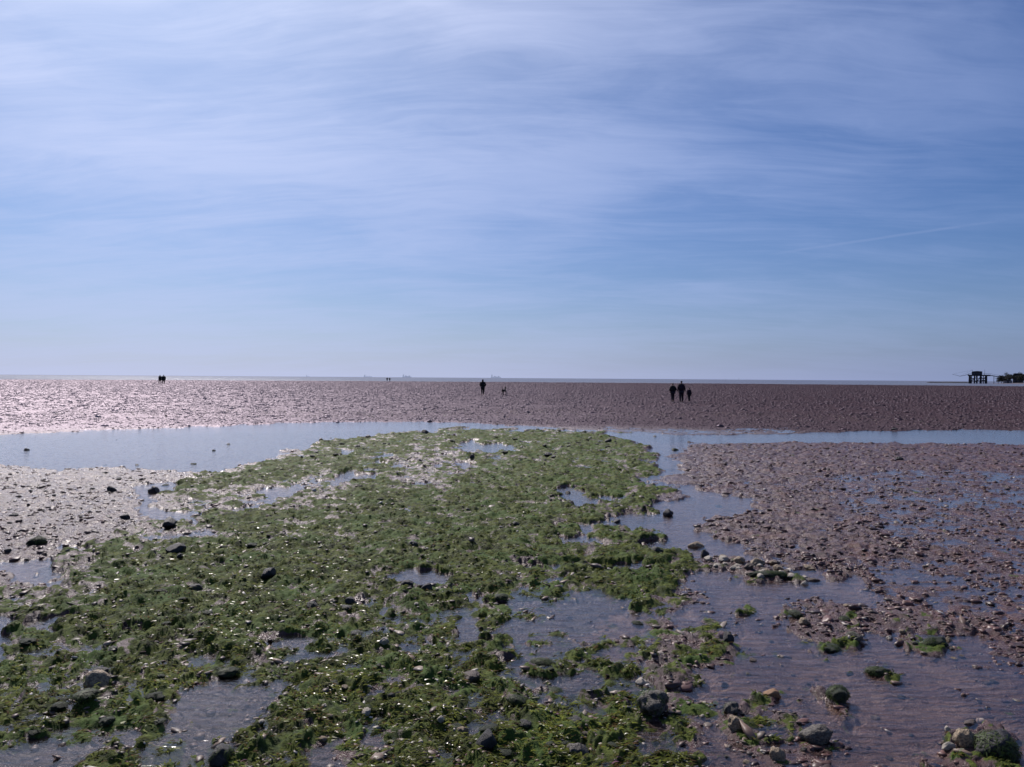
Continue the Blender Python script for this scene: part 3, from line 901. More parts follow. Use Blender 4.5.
rock(667, 515, 12, 8, M_ROCK_DARK, 'dark stone on the low weed point by the channel', seed=111)
rock(617, 522, 10, 6, M_ROCK_DARK, 'black stone at the rim of the long weed-bank pool', seed=112)
rock(568, 493, 8, 5, M_ROCK_DARK, 'small black stone inside the upper bank pool', seed=113)
rock(583, 541, 5, 4, M_ROCK_DARK, 'tiny black stone inside the small oval pool', seed=114)
rock(548, 457, 9, 5, M_ROCK_DARK, 'black stone by the thin pool near the top of the bank', seed=115)
rock(472, 461, 6, 5, M_ROCK_DARK, 'small dark stone standing in a round puddle on the bank', seed=116)
rock(176, 556, 24, 11, M_ROCK_DARK, 'wide black boulder on the weed slope', seed=117, angular=.6, depth=.7)
rock(268, 582, 15, 11, M_ROCK_DARK, 'black knobbly boulder in the middle of the weed slope', seed=118, angular=.6)
rock(170, 527, 20, 11, M_ROCK_DARK, 'black boulder at the end of a weed islet', seed=119, depth=.7)
rock(155, 492, 12, 9, M_ROCK_DARK, 'black boulder at the pool edge beside the channel', seed=120)
rock(174, 492, 14, 6, M_ROCK_WEED, 'dark flat stone right of the pool-edge boulder', seed=121)
rock(165, 485, 10, 4, M_ROCK_WEED, 'low dark stone sitting in the small blue pool', seed=122)
rock(111, 492, 10, 6.5, M_ROCK_DARK, 'largest black stone on the glittering mud', seed=123)
rock(125, 519, 10, 6, M_ROCK_DARK, 'black stone beside the mud runnel', seed=124)
rock(38, 546, 20, 13, M_ROCK_WEED, 'dark weedy boulder on the mud at the far left', seed=125, weed=.3, n_weed=500)
rock(27, 450, 6, 3.5, M_ROCK_DARK, 'small black stone in the wide blue channel', seed=126)
rock(193, 464, 7, 3.5, M_ROCK_WEED, 'dark green stone near the shore of the blue channel', seed=127)
rock(137, 465, 5, 3, M_ROCK_DARK, 'tiny black stone at the mud rim of the blue channel', seed=128)
rock(350, 608, 12, 8, M_ROCK_DARK, 'dark stone sunk in the middle weed', seed=129)
rock(427, 593, 12, 8, M_ROCK_DARK, 'dark stone at the edge of a grey film of water', seed=130)
rock(384, 649, 11, 8, M_ROCK_PALE, 'pale rounded stone in the green middle of the bank', seed=131)
rock(366, 717, 13, 8, M_ROCK_PALE, 'cream stone beside dark weed clumps', seed=132)
rock(462, 733, 16, 10, M_ROCK_TAN, 'light tan stone in front of the grey puddle', seed=133)
rock(441, 730, 9, 6, M_ROCK_PALE, 'small white stone beside the light tan stone', seed=134)
rock(470, 681, 24, 11, M_ROCK_BROWN, 'flat brown stone with weed around it', seed=135, weed=.75, n_weed=150)
rock(516, 707, 20, 11, M_ROCK_BROWN, 'brown stone half buried in thick weed', seed=136, weed=.6, n_weed=200)
rock(637, 623, 14, 9, M_ROCK_WEED, 'round weed-dark stone standing in the blue film of water', weed=.3, seed=137, n_weed=300)
rock(728, 647, 13, 13, M_ROCK_DARK, 'dark cone-like stone at the end of a weed islet in the wash', seed=138)
rock(725, 682, 9, 6, M_ROCK_DARK, 'small black stone on the muddy wash', seed=139)
rock(501, 600, 21, 9, M_ROCK_WEED, 'weedy hump beside the blue puddle', weed=.2, seed=140, n_weed=500)
rock(228, 675, 28, 14, M_ROCK_WEED, 'wide dark weedy hump near the grey film', weed=.3, seed=141, n_weed=700)
rock(85, 708, 28, 14, M_ROCK_WEED, 'dark weedy hump in front of the tan boulder', weed=.2, seed=142, n_weed=700, sink=.35)
rock(222, 760, 30, 20, M_ROCK_DARK, 'dark stone with weed at the very bottom of the bank', weed=.5, seed=143, n_weed=500)
rock(900, 461, 9, 4, M_ROCK_DARK, 'small dark stone alone on the brown flats', seed=144)
rock(895, 430.5, 6, 2.6, M_ROCK_DARK, 'tiny dark stone on the far rim of the crossing channel', seed=145)
rock(542, 662, 30, 14, M_ROCK_WEED, 'broad green-brown hump by the grey water', weed=.1, seed=146, n_weed=800, sink=.4)
rock(640, 683, 14, 8, M_ROCK_PALE, 'whitish stone on the rubbly weed point', seed=147)
rock(655, 672, 14, 8, M_ROCK_BROWN, 'brown lump on the rubbly weed point', seed=148)
rock(555, 690, 26, 16, M_ROCK_WEED, 'dark weed mound in front of the small grey pool', weed=.1, seed=149, n_weed=900, sink=.35)
rock(517, 710, 24, 16, M_ROCK_WEED, 'dark weed mound among the lower bank stones', weed=.3, seed=150, n_weed=500, sink=.35)

# the many stones nothing tells apart
def many(count, kindf, area, sizes, mats, label, group, weedp=0.0):
    made = 0; tries = 0
    while made < count and tries < 6000:
        tries += 1
        u = random.uniform(area[0], area[1]); v = random.uniform(area[2], area[3])
        x, y = ground_at(u, v)
        z, a, pb, br, far = terrain(np.array([x]), np.array([y]))
        if not kindf(float(z[0]), float(a[0]), u, v): continue
        wp = random.uniform(*sizes) * (.35 + .65 * (v - 400) / 330)
        rock(u, v, wp, wp * random.uniform(.28, .55), random.choice(mats), label, group, weed=(.3 if random.random() < weedp else None), n_weed=220, sink=.3, seed=random.randrange(9))
        made += 1
    print(group, made)


many(50, lambda z, a, u, v: a > .6 and z > .01, (0, 690, 445, 760), (10, 26), [M_ROCK_WEED, M_ROCK_WEED, M_ROCK_DARK], 'small dark stone lodged in the green weed bank', 'dark stones in the weed bank', .95)
many(40, lambda z, a, u, v: a > .35 and z > .0, (200, 760, 560, 760), (5, 11), [M_ROCK_TAN, M_ROCK_PALE, M_ROCK_BROWN], 'small bare light-coloured stone lying on the weed', 'light stones on the weed', .25)
many(34, lambda z, a, u, v: a < .4 and z > -.02, (0, 230, 445, 560), (4, 12), [M_ROCK_DARK], 'small black stone on the shining grey mud', 'black stones on the shining mud')
many(60, lambda z, a, u, v: z > -.03 and a > .15, (230, 665, 428, 462), (8, 22), [M_ROCK_DARK, M_ROCK_WEED], 'small dark stone along the channel end of the weed bank', 'dark stones at the channel end of the bank')
many(8, lambda z, a, u, v: z < -.005, (0, 640, 436, 470), (5, 11), [M_ROCK_DARK], 'small dark stone breaking the surface of the blue channel', 'dark stones in the channel')
many(30, lambda z, a, u, v: z > -.005, (706, 815, 558, 582), (8, 17), [M_ROCK_TAN, M_ROCK_PALE, M_ROCK_BROWN], 'small buff stone packed into the rubbly spit', 'stones of the rubbly spit')
many(30, lambda z, a, u, v: z > -.03, (700, 1000, 600, 765), (5, 11), [M_ROCK_TAN, M_ROCK_BROWN, M_ROCK_GREY], 'small stone scattered about the muddy wash', 'small stones in the wash')

# ------------------------------------------------------------------ people and dog
M_SKIN = principled_mat('skin', (.30, .17, .11), .55, .15, 6)
M_HAIR = principled_mat('dark_hair', (.012, .010, .009), .5)
M_NAVY = principled_mat('dark_navy_cloth', (.012, .012, .020), .85)
M_BLACK = principled_mat('black_cloth', (.009, .009, .012), .85)
M_PLUM = principled_mat('dark_plum_cloth', (.022, .010, .020), .85)
M_JEANS = principled_mat('dark_denim', (.022, .018, .026), .85)
M_SHOE = principled_mat('dark_shoe', (.02, .018, .018), .6)
M_FUR = principled_mat('dark_fur', (.018, .014, .013), .8)


def skin_obj(name, pts, edges, material, parent=None, root=0, levels=1):
    """one continuous body grown round a skeleton; pts: name -> (x, y, z, rx, ry)"""
    keys = list(pts); ix = {k: i for i, k in enumerate(keys)}
    me = bpy.data.meshes.new(name)
    me.from_pydata([pts[k][:3] for k in keys], [(ix[a], ix[b]) for a, b in edges], [])
    me.materials.append(material)
    o = bpy.data.objects.new(name, me); C.objects.link(o)
    md = o.modifiers.new('skin', 'SKIN'); md.use_smooth_shade = True
    sv = me.skin_vertices[0].data if me.skin_vertices else None
    if sv is None:
        bpy.context.view_layer.objects.active = o
        sv = me.skin_vertices[0].data
    for i, k in enumerate(keys):
        p = pts[k]; sv[i].radius = (p[3], p[4] if len(p) > 4 else p[3]); sv[i].use_root = (i == root)
    s = o.modifiers.new('subdivision', 'SUBSURF'); s.levels = levels; s.render_levels = levels
    if parent: o.parent = parent
    return o


def person(u, v, height, label, coat=M_BLACK, legs=M_JEANS, step=.12, hands='down', long_coat=False, hood=False, stout=1.0, rz=0.0, group=None, dist=None):
    if dist: x, y, _ = along(u, dist)
    else: x, y = ground_at(u, v)
    z = float(terrain(np.array([x]), np.array([y]))[0][0])
    s = stout
    root = bpy.data.objects.new('person', None); C.objects.link(root)
    P = {'pelvis': (0, 0, .96, .15 * s, .11 * s), 'waist': (0, 0, 1.12, .13 * s, .10 * s), 'chest': (0, 0, 1.34, .155 * s, .11 * s), 'neckbase': (0, 0, 1.47, .08, .07), 'neck': (0, .01, 1.53, .055, .055),
         'jaw': (0, .015, 1.58, .075, .085), 'head': (0, .015, 1.66, .092, .11), 'crown': (0, .005, 1.735, .07, .085), 'nose': (0, .115, 1.64, .012, .012)}
    E = [('pelvis', 'waist'), ('waist', 'chest'), ('chest', 'neckbase'), ('neckbase', 'neck'), ('neck', 'jaw'), ('jaw', 'head'), ('head', 'crown'), ('jaw', 'nose')]
    ARM = {}
    for sd, q in (('l', -1), ('r', 1)):
        f = step * q
        P['hip' + sd] = (.09 * q, 0, .88, .095 * s, .095 * s)
        P['knee' + sd] = (.10 * q, f * .9 + .03, .50, .062, .065)
        P['calf' + sd] = (.10 * q, f * .9, .36, .058, .058)
        P['ankle' + sd] = (.10 * q, f * 1.2 - .03, .09, .038, .04)
        P['toe' + sd] = (.11 * q, f * 1.2 + .13, .035, .038, .03)
        E += [('pelvis', 'hip' + sd), ('hip' + sd, 'knee' + sd), ('knee' + sd, 'calf' + sd), ('calf' + sd, 'ankle' + sd), ('ankle' + sd, 'toe' + sd)]
        P['sh' + sd] = (.175 * q * s, 0, 1.42, .065, .065)
        if hands == 'pockets':
            P['el' + sd] = (.275 * q * s, -.06, 1.14, .048, .048); P['wr' + sd] = (.21 * q * s, .09, .98, .034, .034)
        elif hands == 'out':
            P['el' + sd] = (.24 * q * s, -.02, 1.15, .045, .045); P['wr' + sd] = (.285 * q * s, .06, .90, .03, .03)
        else:
            P['el' + sd] = (.25 * q * s, -f * .5, 1.15, .045, .045); P['wr' + sd] = (.27 * q * s, -f + .05, .91, .03, .03)
        E += [('chest', 'sh' + sd), ('sh' + sd, 'el' + sd), ('el' + sd, 'wr' + sd)]
        wx_, wy_, wz_ = P['wr' + sd][:3]
        P['palm' + sd] = (wx_, wy_ + .015, wz_ - .06, .028, .038)
        E += [('wr' + sd, 'palm' + sd)]
        if hands != 'pockets':
            for k in range(4):
                P['f%d%s' % (k, sd)] = (wx_ + .004 * q, wy_ - .018 + .022 * k, wz_ - .115, .009, .009)
                P['g%d%s' % (k, sd)] = (wx_ - .008 * q, wy_ - .014 + .023 * k, wz_ - (.145, .158, .162, .152)[k], .008, .008)
                E += [('palm' + sd, 'f%d%s' % (k, sd)), ('f%d%s' % (k, sd), 'g%d%s' % (k, sd))]
            P['t' + sd] = (wx_ - .01 * q, wy_ + .062, wz_ - .085, .010, .010)
            E += [('palm' + sd, 't' + sd)]
    skin_obj('body', P, E, M_SKIN, root)

    def grow(names, k, add=.012): return {n_: (*P[n_][:3], P[n_][3] * k + add, P[n_][4] * k + add) for n_ in names}
    jn = ['pelvis', 'waist', 'chest', 'neckbase', 'shl', 'shr', 'ell', 'elr', 'wrl', 'wrr']
    J = grow(jn, 1.28)
    J['collar'] = (0, 0, 1.53, .10, .10)
    je = [('neckbase', 'collar'), ('pelvis', 'waist'), ('waist', 'chest'), ('chest', 'neckbase'), ('chest', 'shl'), ('chest', 'shr'), ('shl', 'ell'), ('shr', 'elr'), ('ell', 'wrl'), ('elr', 'wrr')]
    J['hem'] = (0, 0, .64 if long_coat else .84, .25 * s if long_coat else .21 * s, .18 * s if long_coat else .16 * s)
    je.append(('pelvis', 'hem'))
    if hood:
        J['hoodb'] = (0, 0, 1.55, .10, .10); J['hood'] = (0, -.005, 1.66, .115, .115); J['hoodt'] = (0, -.015, 1.745, .07, .08)
        je += [('neckbase', 'hoodb'), ('hoodb', 'hood'), ('hood', 'hoodt')]
    skin_obj('coat', J, je, coat, root)
    T = grow(['pelvis', 'hipl', 'hipr', 'kneel', 'kneer', 'calfl', 'calfr'], 1.22, .012)
    for sd in 'lr':
        a = P['ankle' + sd]; T['ankle' + sd] = (a[0], a[1], a[2] + .01, .058, .058)
    skin_obj('trousers', T, [('pelvis', 'hipl'), ('pelvis', 'hipr'), ('hipl', 'kneel'), ('hipr', 'kneer'), ('kneel', 'calfl'), ('kneer', 'calfr'), ('calfl', 'anklel'), ('calfr', 'ankler')], legs, root)
    for sd in 'lr':
        a = P['ankle' + sd]; t = P['toe' + sd]
        skin_obj('shoe', {'heel': (a[0], a[1] - .03, .05, .05, .045), 'mid': (a[0], a[1] + .06, .045, .048, .04), 'toe': (t[0], t[1] + .03, .035, .045, .03)}, [('heel', 'mid'), ('mid', 'toe')], M_SHOE, root)
    if not hood:
        skin_obj('hair', {'a': (0, -.03, 1.60, .075, .06), 'b': (0, -.015, 1.68, .094, .10), 'c': (0, -.005, 1.745, .06, .075)}, [('a', 'b'), ('b', 'c')], M_HAIR, root)
    k = height / 1.80
    root.scale = (k, k, k)
    root.location = (x, y, z)
    root.rotation_euler = (0, 0, rz)
    tag(root, label, 'person', group)
    return root


G3 = 'family of three walking out across the flats'
person(672.9, 399.8, 1.34, 'person in dark jacket with elbows out, shorter adult of the family of three', M_BLACK, M_JEANS, .10, 'pockets', stout=1.12, rz=.1, group=G3, dist=56)
person(681.5, 401.3, 1.54, 'tallest of the family of three, in long dark coat with arms hanging', M_PLUM, M_JEANS, .13, 'out', long_coat=True, stout=1.05, rz=-.1, group=G3, dist=54)
person(689.3, 400.3, 1.05, 'small child in dark jacket walking beside the tallest of the three', M_PLUM, M_BLACK, .16, 'out', stout=1.05, rz=.15, group=G3, dist=56)
person(482.8, 394.3, 1.52, 'lone walker in dark hooded coat with hands in pockets, near a dog', M_BLACK, M_BLACK, .06, 'pockets', hood=True, stout=1.15, dist=74)
person(160.0, 384.8, 1.78, 'slimmer of two far walkers side by side near the waterline', M_BLACK, M_BLACK, .18, 'down', dist=150, stout=1.15)
person(163.6, 384.8, 1.80, 'stouter of two far walkers side by side near the waterline', M_BLACK, M_BLACK, .15, 'pockets', stout=1.5, dist=150)
person(387.2, 381, 1.75, 'distant wader bending forward in the sea shallows', M_BLACK, M_BLACK, .1, 'pockets', stout=1.4, dist=330)
person(389.7, 381, 1.65, 'distant wader standing straight in the sea shallows beside another', M_BLACK, M_BLACK, .1, 'pockets', stout=1.4, dist=332)


def dog(u, dist, rz, s):
    x, y, _ = along(u, dist)
    z = float(terrain(np.array([x]), np.array([y]))[0][0])
    P = {'belly': (0, 0, .46, .085, .10), 'loin': (0, -.20, .50, .075, .085), 'rump': (0, -.33, .50, .08, .09), 'chest': (0, .20, .46, .095, .13), 'withers': (0, .30, .53, .075, .095),
         'neck': (0, .38, .64, .055, .065), 'head': (0, .44, .74, .065, .07), 'muzzle': (0, .56, .72, .032, .034), 'nose': (0, .63, .705, .022, .02),
         'earl': (-.05, .42, .82, .02, .012), 'earr': (.05, .42, .82, .02, .012), 'tail0': (0, -.42, .55, .032, .032), 'tail1': (0, -.52, .68, .028, .028), 'tail2': (0, -.54, .84, .02, .02)}
    E = [('belly', 'loin'), ('loin', 'rump'), ('belly', 'chest'), ('chest', 'withers'), ('withers', 'neck'), ('neck', 'head'), ('head', 'muzzle'), ('muzzle', 'nose'), ('head', 'earl'), ('head', 'earr'),
         ('rump', 'tail0'), ('tail0', 'tail1'), ('tail1', 'tail2')]
    for sd, q in (('l', -1), ('r', 1)):
        P['shoulder' + sd] = (.08 * q, .26, .42, .045, .055); P['elbow' + sd] = (.085 * q, .22 + .05 * q, .30, .035, .035)
        P['wrist' + sd] = (.085 * q, .25 + .06 * q, .14, .023, .023); P['paw' + sd] = (.085 * q, .27 + .06 * q, .02, .028, .022)
        E += [('chest', 'shoulder' + sd), ('shoulder' + sd, 'elbow' + sd), ('elbow' + sd, 'wrist' + sd), ('wrist' + sd, 'paw' + sd)]
        P['thigh' + sd] = (.08 * q, -.31, .42, .055, .075); P['knee' + sd] = (.085 * q, -.22 - .05 * q, .31, .04, .045)
        P['hock' + sd] = (.085 * q, -.40 - .05 * q, .18, .022, .024); P['foot' + sd] = (.085 * q, -.37 - .05 * q, .02, .026, .02)
        E += [('rump', 'thigh' + sd), ('thigh' + sd, 'knee' + sd), ('knee' + sd, 'hock' + sd), ('hock' + sd, 'foot' + sd)]
    o = skin_obj('dog', P, E, M_FUR)
    o.location = (x, y, z); o.rotation_euler = (0, 0, rz); o.scale = (s,) * 3
    tag(o, 'dark dog trotting with head and tail up near the lone walker', 'dog')


dog(504.0, 72, R(-17), 1.0)

# ------------------------------------------------------------------ fishing platform on stilts
M_WOOD = principled_mat('weathered_dark_timber', (.028, .026, .030), .8, .4, 4)
M_ROOFD = principled_mat('dark_roof', (.018, .020, .026), .8, .3, 2)
M_WALLG = principled_mat('grey_board_wall', (.07, .065, .07), .8, .4, 1.5)
M_PANE = principled_mat('window_pane', (.10, .12, .16), .2, .2, 3)


def empty(name, loc, rz=0):
    o = bpy.data.objects.new(name, None); C.objects.link(o); o.location = loc; o.rotation_euler = (0, 0, rz); return o


PD = 560.0
px = PD / F
X0, _, _ = along(978.5, PD)
TH = math.atan(X0 / PD)
t = empty('fishing_platform', (X0, PD, 0), -TH)
tag(t, 'dark timber fishing hut on stilts with a long net boom over the sea', 'fishing platform')
def U(u): return (u - 978.5) * px * math.cos(TH)
hz = 5.6
d = MB().box(U(967.8), U(990.5), -5, 5, hz - .35, hz + .5)
for k in range(12): d.bar((U(968) + k * (U(990) - U(968)) / 11, -5.05, hz + .45), (U(968) + k * (U(990) - U(968)) / 11, -5.05, hz + 1.35), .05)
d.build('deck', M_WOOD, t)
MB().bar((U(968), -5.05, hz + 1.35), (U(971.5), -5.05, hz + 1.35), .07).bar((U(982.6), -5.05, hz + 1.35), (U(990.3), -5.05, hz + 1.35), .07).build('railing', M_WOOD, t)
for (u_, w_) in ((969.6, .8), (971.4, .3), (974.4, .5), (976.8, .55), (980.6, .75), (983.2, .3), (985.9, .85)):
    for yy in (-4.2, 4.2):
        MB().bar((U(u_), yy, -1.5), (U(u_) + .1, yy, hz), w_, w_ * .8, 8).build('leg', M_WOOD, t)
for a, b in ((969.6, 976.8), (976.8, 969.6), (980.6, 985.9), (985.9, 980.6), (976.8, 980.6)):
    MB().bar((U(a), -4.2, .8), (U(b), -4.2, hz - .4), .22).build('brace', M_WOOD, t)
MB().bar((U(968.6), -4.2, 1.8), (U(987), -4.2, 1.8), .3).bar((U(968.6), -4.2, 3.6), (U(987), -4.2, 3.4), .18).build('crossbeam', M_WOOD, t)
c = MB().box(U(971.6), U(982.2), -3, 3, hz + .5, hz + 2.5).build('cabin', M_WALLG, t)
MB().prism([(U(971.4), hz + 2.45), (U(982.6), hz + 2.45), (U(981.8), hz + 2.9), (U(977), hz + 3.15), (U(972.6), hz + 2.9)], -3.6, 3.6).build('roof', M_ROOFD, c)
for wu in (974.2, 979.2):
    f = MB().box(U(wu) - .5, U(wu) + .5, -3.07, -3.003, hz + 1.2, hz + 2.0).build('window', M_WOOD, c)
    MB().box(U(wu) - .4, U(wu) + .4, -3.10, -3.073, hz + 1.3, hz + 1.9).build('pane', M_PANE, f)
MB().bar((U(984.6), 0, hz), (U(984.7), 0, hz + 4.2), .12, .07).build('mast', M_WOOD, t)
MB().bar((U(972.5), 0, hz + 2.7), (U(972.4), 0, hz + 4.0), .07).build('mast', M_WOOD, t)
MB().bar((U(969), -1, hz + .8), (U(960), -1, hz - .55), .16, .12).bar((U(960), -1, hz - .55), (U(951.8), -1, hz + .95), .12, .07).build('boom', M_WOOD, t)
MB().bar((U(972.4), 0, hz + 3.9), (U(960), -1, hz - .5), .035).bar((U(972.4), 0, hz + 3.9), (U(951.9), -1, hz + .95), .03).build('stay', M_WOOD, t)
t2 = empty('footbridge', (X0, PD, 0), -TH)
tag(t2, 'thin timber footbridge joining the fishing hut to the wooded point', 'footbridge')
MB().bar((U(990.8), 0, hz + .1), (U(1000), 0, hz - 1.0), .28).bar((U(1000), 0, hz - 1.0), (U(1012), 0, hz - 1.2), .28).build('deck', M_WOOD, t2)
MB().bar((U(990.8), -.5, hz + 1.3), (U(1000), -.5, hz + .1), .06).build('railing', M_WOOD, t2)
for u_ in (993.8, 998, 1003):
    MB().bar((U(u_), 0, -1), (U(u_), 0, hz - .6), .18).build('leg', M_WOOD, t2)

# low point of sand behind and under the trees
def mound(name, u0, u1, d0, d1, h, material, seed, zb=-.3):
    nx, ny = 90, 24
    a, b = np.meshgrid(np.linspace(0, 1, nx), np.linspace(0, 1, ny))
    xa = along(u0, 1000)[0] / 1000; xb = along(u1, 1000)[0] / 1000
    yy = d0 + (d1 - d0) * b; xx = (xa + (xb - xa) * a) * yy
    env = np.clip(np.minimum(a, 1 - a) * 8, 0, 1) ** .7 * np.clip(np.minimum(b, 1 - b) * 5, 0, 1)
    zz = zb + (h - zb) * env * (.8 + .25 * perlin(xx / 9, yy / 9, seed))
    return link(name, np_mesh(name, np.stack([xx, yy, zz], -1).reshape(-1, 3), quads=grid_quads(ny, nx)), material)


M_SANDY = principled_mat('pale_wet_sand', (.15, .115, .105), .5, .35, .3)
M_STONEY = principled_mat('dark_rubble', (.04, .038, .042), .8, .5, .6)
tag(mound('sand_spit', 984, 1290, 520, 640, .75, M_SANDY, 3), kind='structure')
o = mound('breakwater', 925, 972, 640, 652, 1.15, M_STONEY, 9); tag(o, 'long low dark breakwater running out left of the fishing hut', 'breakwater')

M_LEAF = attr_mat('dark_leaf', .7, .3, .1)


def tree(u, dist, h, rad_, seed, label):
    r = np.random.default_rng(seed)
    x, y, _ = along(u, dist)
    t = empty('tree', (x, y, .5))
    tag(t, label, 'tree', 'trees on the wooded point')
    tr = MB().bar((0, 0, -.6), (r.normal() * .2, 0, h * .5), .22, .12)
    for k in range(5):
        a = r.uniform(0, 6.28); tr.bar((0, 0, h * (.3 + .05 * k)), (math.cos(a) * rad_ * .6, math.sin(a) * rad_ * .6, h * (.6 + .06 * k)), .09, .03, 5)
    tr.build('trunk', M_WOOD, t)
    n = 3200
    cl = r.normal(size=(14, 3)) * [rad_ * .42, rad_ * .42, h * .14] + [0, 0, h * .66]
    c = cl[r.integers(0, 14, n)] + r.normal(size=(n, 3)) * [rad_ * .2, rad_ * .2, h * .09]
    c[:, 2] = np.maximum(c[:, 2], .5)
    e1 = r.normal(size=(n, 3)); e1 /= np.linalg.norm(e1, axis=1)[:, None]
    e2 = np.cross(e1, r.normal(size=(n, 3))); e2 /= np.linalg.norm(e2, axis=1)[:, None]
    s = r.uniform(.12, .30, (n, 1))
    V = np.stack([c - e1 * s, c + e2 * s * .6, c + e1 * s, c - e2 * s * .6], 1)
    me = np_mesh('crown', V.reshape(-1, 3), quads=np.arange(n * 4).reshape(-1, 4))
    k = r.random((n, 1)); col = np.array([.010, .014, .010]) * (1 - k) + np.array([.035, .042, .028]) * k
    set_attr(me, 'tint', np.repeat(np.concatenate([col, np.ones((n, 1))], 1), 4, 0))
    link('crown', me, M_LEAF, t, smooth=False)


for k, (u_, dd, h_, r_, lb) in enumerate([
    (1001.5, 585, 4.4, 3.4, 'lowest bushy tree at the seaward tip of the wooded point'),
    (1005.5, 590, 5.6, 3.6, 'second dark tree in from the tip of the wooded point'),
    (1010, 580, 6.2, 3.8, 'dark tree just left of the black-roofed house'),
    (1024, 580, 6.2, 3.8, 'dark tree just right of the black-roofed house'),
    (1031, 594, 5.2, 3.2, 'rounded tree at the landward end of the wooded point')]):
    tree(u_, dd, h_, r_, 200 + k, lb)

hx, hy, _ = along(1018, 588)
hs_ = empty('house', (hx, hy, .4), -TH); tag(hs_, 'low grey house with a steep black roof among the trees on the point', 'house')
wl = MB().box(-3.2, 3.2, -3, 3, -.4, 5.0).build('wall', M_WALLG, hs_)
MB().prism([(-3.7, 4.9), (3.7, 4.9), (2.6, 7.2), (-2.6, 7.2)], -3.5, 3.5).build('roof', M_ROOFD, hs_)
for wx_ in (-2.2, 0, 2.2):
    f = MB().box(wx_ - .5, wx_ + .5, -3.07, -3.003, 1.0, 2.2).build('window', M_WOOD, hs_)
    MB().box(wx_ - .4, wx_ + .4, -3.10, -3.073, 1.1, 2.1).build('pane', M_PANE, f)
cx, cy, _ = along(1008, 575)
hut = empty('beach_hut', (cx, cy, .3), -TH); tag(hut, 'small pale beach hut in front of the wooded point', 'beach hut')
M_HUTW = principled_mat('pale_hut_boards', (.22, .21, .22), .7, .3, 2)
MB().box(-2.6, 2.6, -1.5, 1.5, 0, 1.9).build('wall', M_HUTW, hut)
MB().prism([(-2.9, 1.85), (2.9, 1.85), (0, 2.7)], -1.8, 1.8).build('roof', M_ROOFD, hut)
MB().box(-.4, .4, -1.56, -1.503, .05, 1.6).build('door', M_WOOD, hut)

# ------------------------------------------------------------------ ships on the horizon (sea haze mixed into their materials as a pale glow)
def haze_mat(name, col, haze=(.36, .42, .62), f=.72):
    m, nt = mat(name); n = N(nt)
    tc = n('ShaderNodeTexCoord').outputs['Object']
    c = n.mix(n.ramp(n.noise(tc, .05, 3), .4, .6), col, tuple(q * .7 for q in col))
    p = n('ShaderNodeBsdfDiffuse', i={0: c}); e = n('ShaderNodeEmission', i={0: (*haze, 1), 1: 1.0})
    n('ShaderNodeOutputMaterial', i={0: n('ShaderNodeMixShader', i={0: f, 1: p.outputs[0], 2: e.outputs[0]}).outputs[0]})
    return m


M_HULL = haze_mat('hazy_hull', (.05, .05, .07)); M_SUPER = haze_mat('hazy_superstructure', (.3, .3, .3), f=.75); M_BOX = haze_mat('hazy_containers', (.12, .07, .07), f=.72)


def ship(u, L, label, boxes=True, bridge_h=20, side=1):
    D = 9000
    x, y, _ = along(u, D)
    t = empty('cargo_ship', (x, y, 0)); tag(t, label, 'ship', 'ships on the horizon'); t.scale = (side, 1, 1)
    h = L * .075
    m = MB(); n = 12
    prof = [(-L / 2, 0), (L * .44, 0), (L / 2, h * 1.2), (L * .42, h), (-L / 2, h)]
    m.prism(prof, -L * .07, L * .07).build('hull', M_HULL, t)
    MB().box(-L * .45, -L * .32, -L * .06, L * .06, h, h + bridge_h).build('bridge', M_SUPER, t)
    MB().bar((-L * .38, 0, h + bridge_h), (-L * .38, 0, h + bridge_h * 1.35), L * .02).build('funnel', M_SUPER, t)
    if boxes:
        b = MB()
        for k in range(7):
            b.box(-L * .28 + k * L * .09, -L * .28 + k * L * .09 + L * .083, -L * .06, L * .06, h, h + (5 + (k * 7 % 4) * 3.2))
        b.build('cargo', M_BOX, t)
    else:
        for k in range(3): MB().bar((-L * .2 + k * L * .2, 0, h), (-L * .2 + k * L * .2, 0, h + bridge_h * .8), L * .012).build('crane', M_HULL, t)


ship(308, 40, 'smallest faint ship, a lone bump on the horizon over the glittering sea', False, 15)
ship(368, 95, 'faint grey cargo ship with deck cranes on the horizon', False, 17)
ship(407, 105, 'faint cargo ship with stacked load, bridge at its left end', True, 22)
ship(496, 120, 'longest faint cargo ship, above and between the walker and the dog', True, 26)
ship(726, 36, 'tiny low ship right of the family of three', False, 8)


def sailing(u):
    x, y, _ = along(u, 7000)
    t = empty('sailing_boat', (x, y, 0)); tag(t, 'tiny upright sailing boat on the horizon beyond the family', 'boat')
    MB().prism([(-6, 0), (6, 0), (8, 2.5), (-6.5, 2)], -1.6, 1.6).build('hull', M_HULL, t)
    MB().bar((0, 0, 2), (0, 0, 22), .35).build('mast', M_HULL, t)
    MB().prism([(.5, 3), (7.0, 3), (.5, 21)], -.1, .1).build('sail', M_SUPER, t)


sailing(738.5)

# ------------------------------------------------------------------ sky, sun
SUN_AZ = R(-27)      # bearing left of straight ahead
SUN_EL = R(43)
sd = Vector((math.sin(SUN_AZ) * math.cos(SUN_EL), math.cos(SUN_AZ) * math.cos(SUN_EL), math.sin(SUN_EL)))
sun_d = bpy.data.lights.new('sun', 'SUN'); sun_d.energy = 4.8; sun_d.angle = R(.5); sun_d.color = (1, .92, .88)
sun = bpy.data.objects.new('sun', sun_d); C.objects.link(sun)
sun.rotation_euler = (-sd).to_track_quat('-Z', 'Y').to_euler()

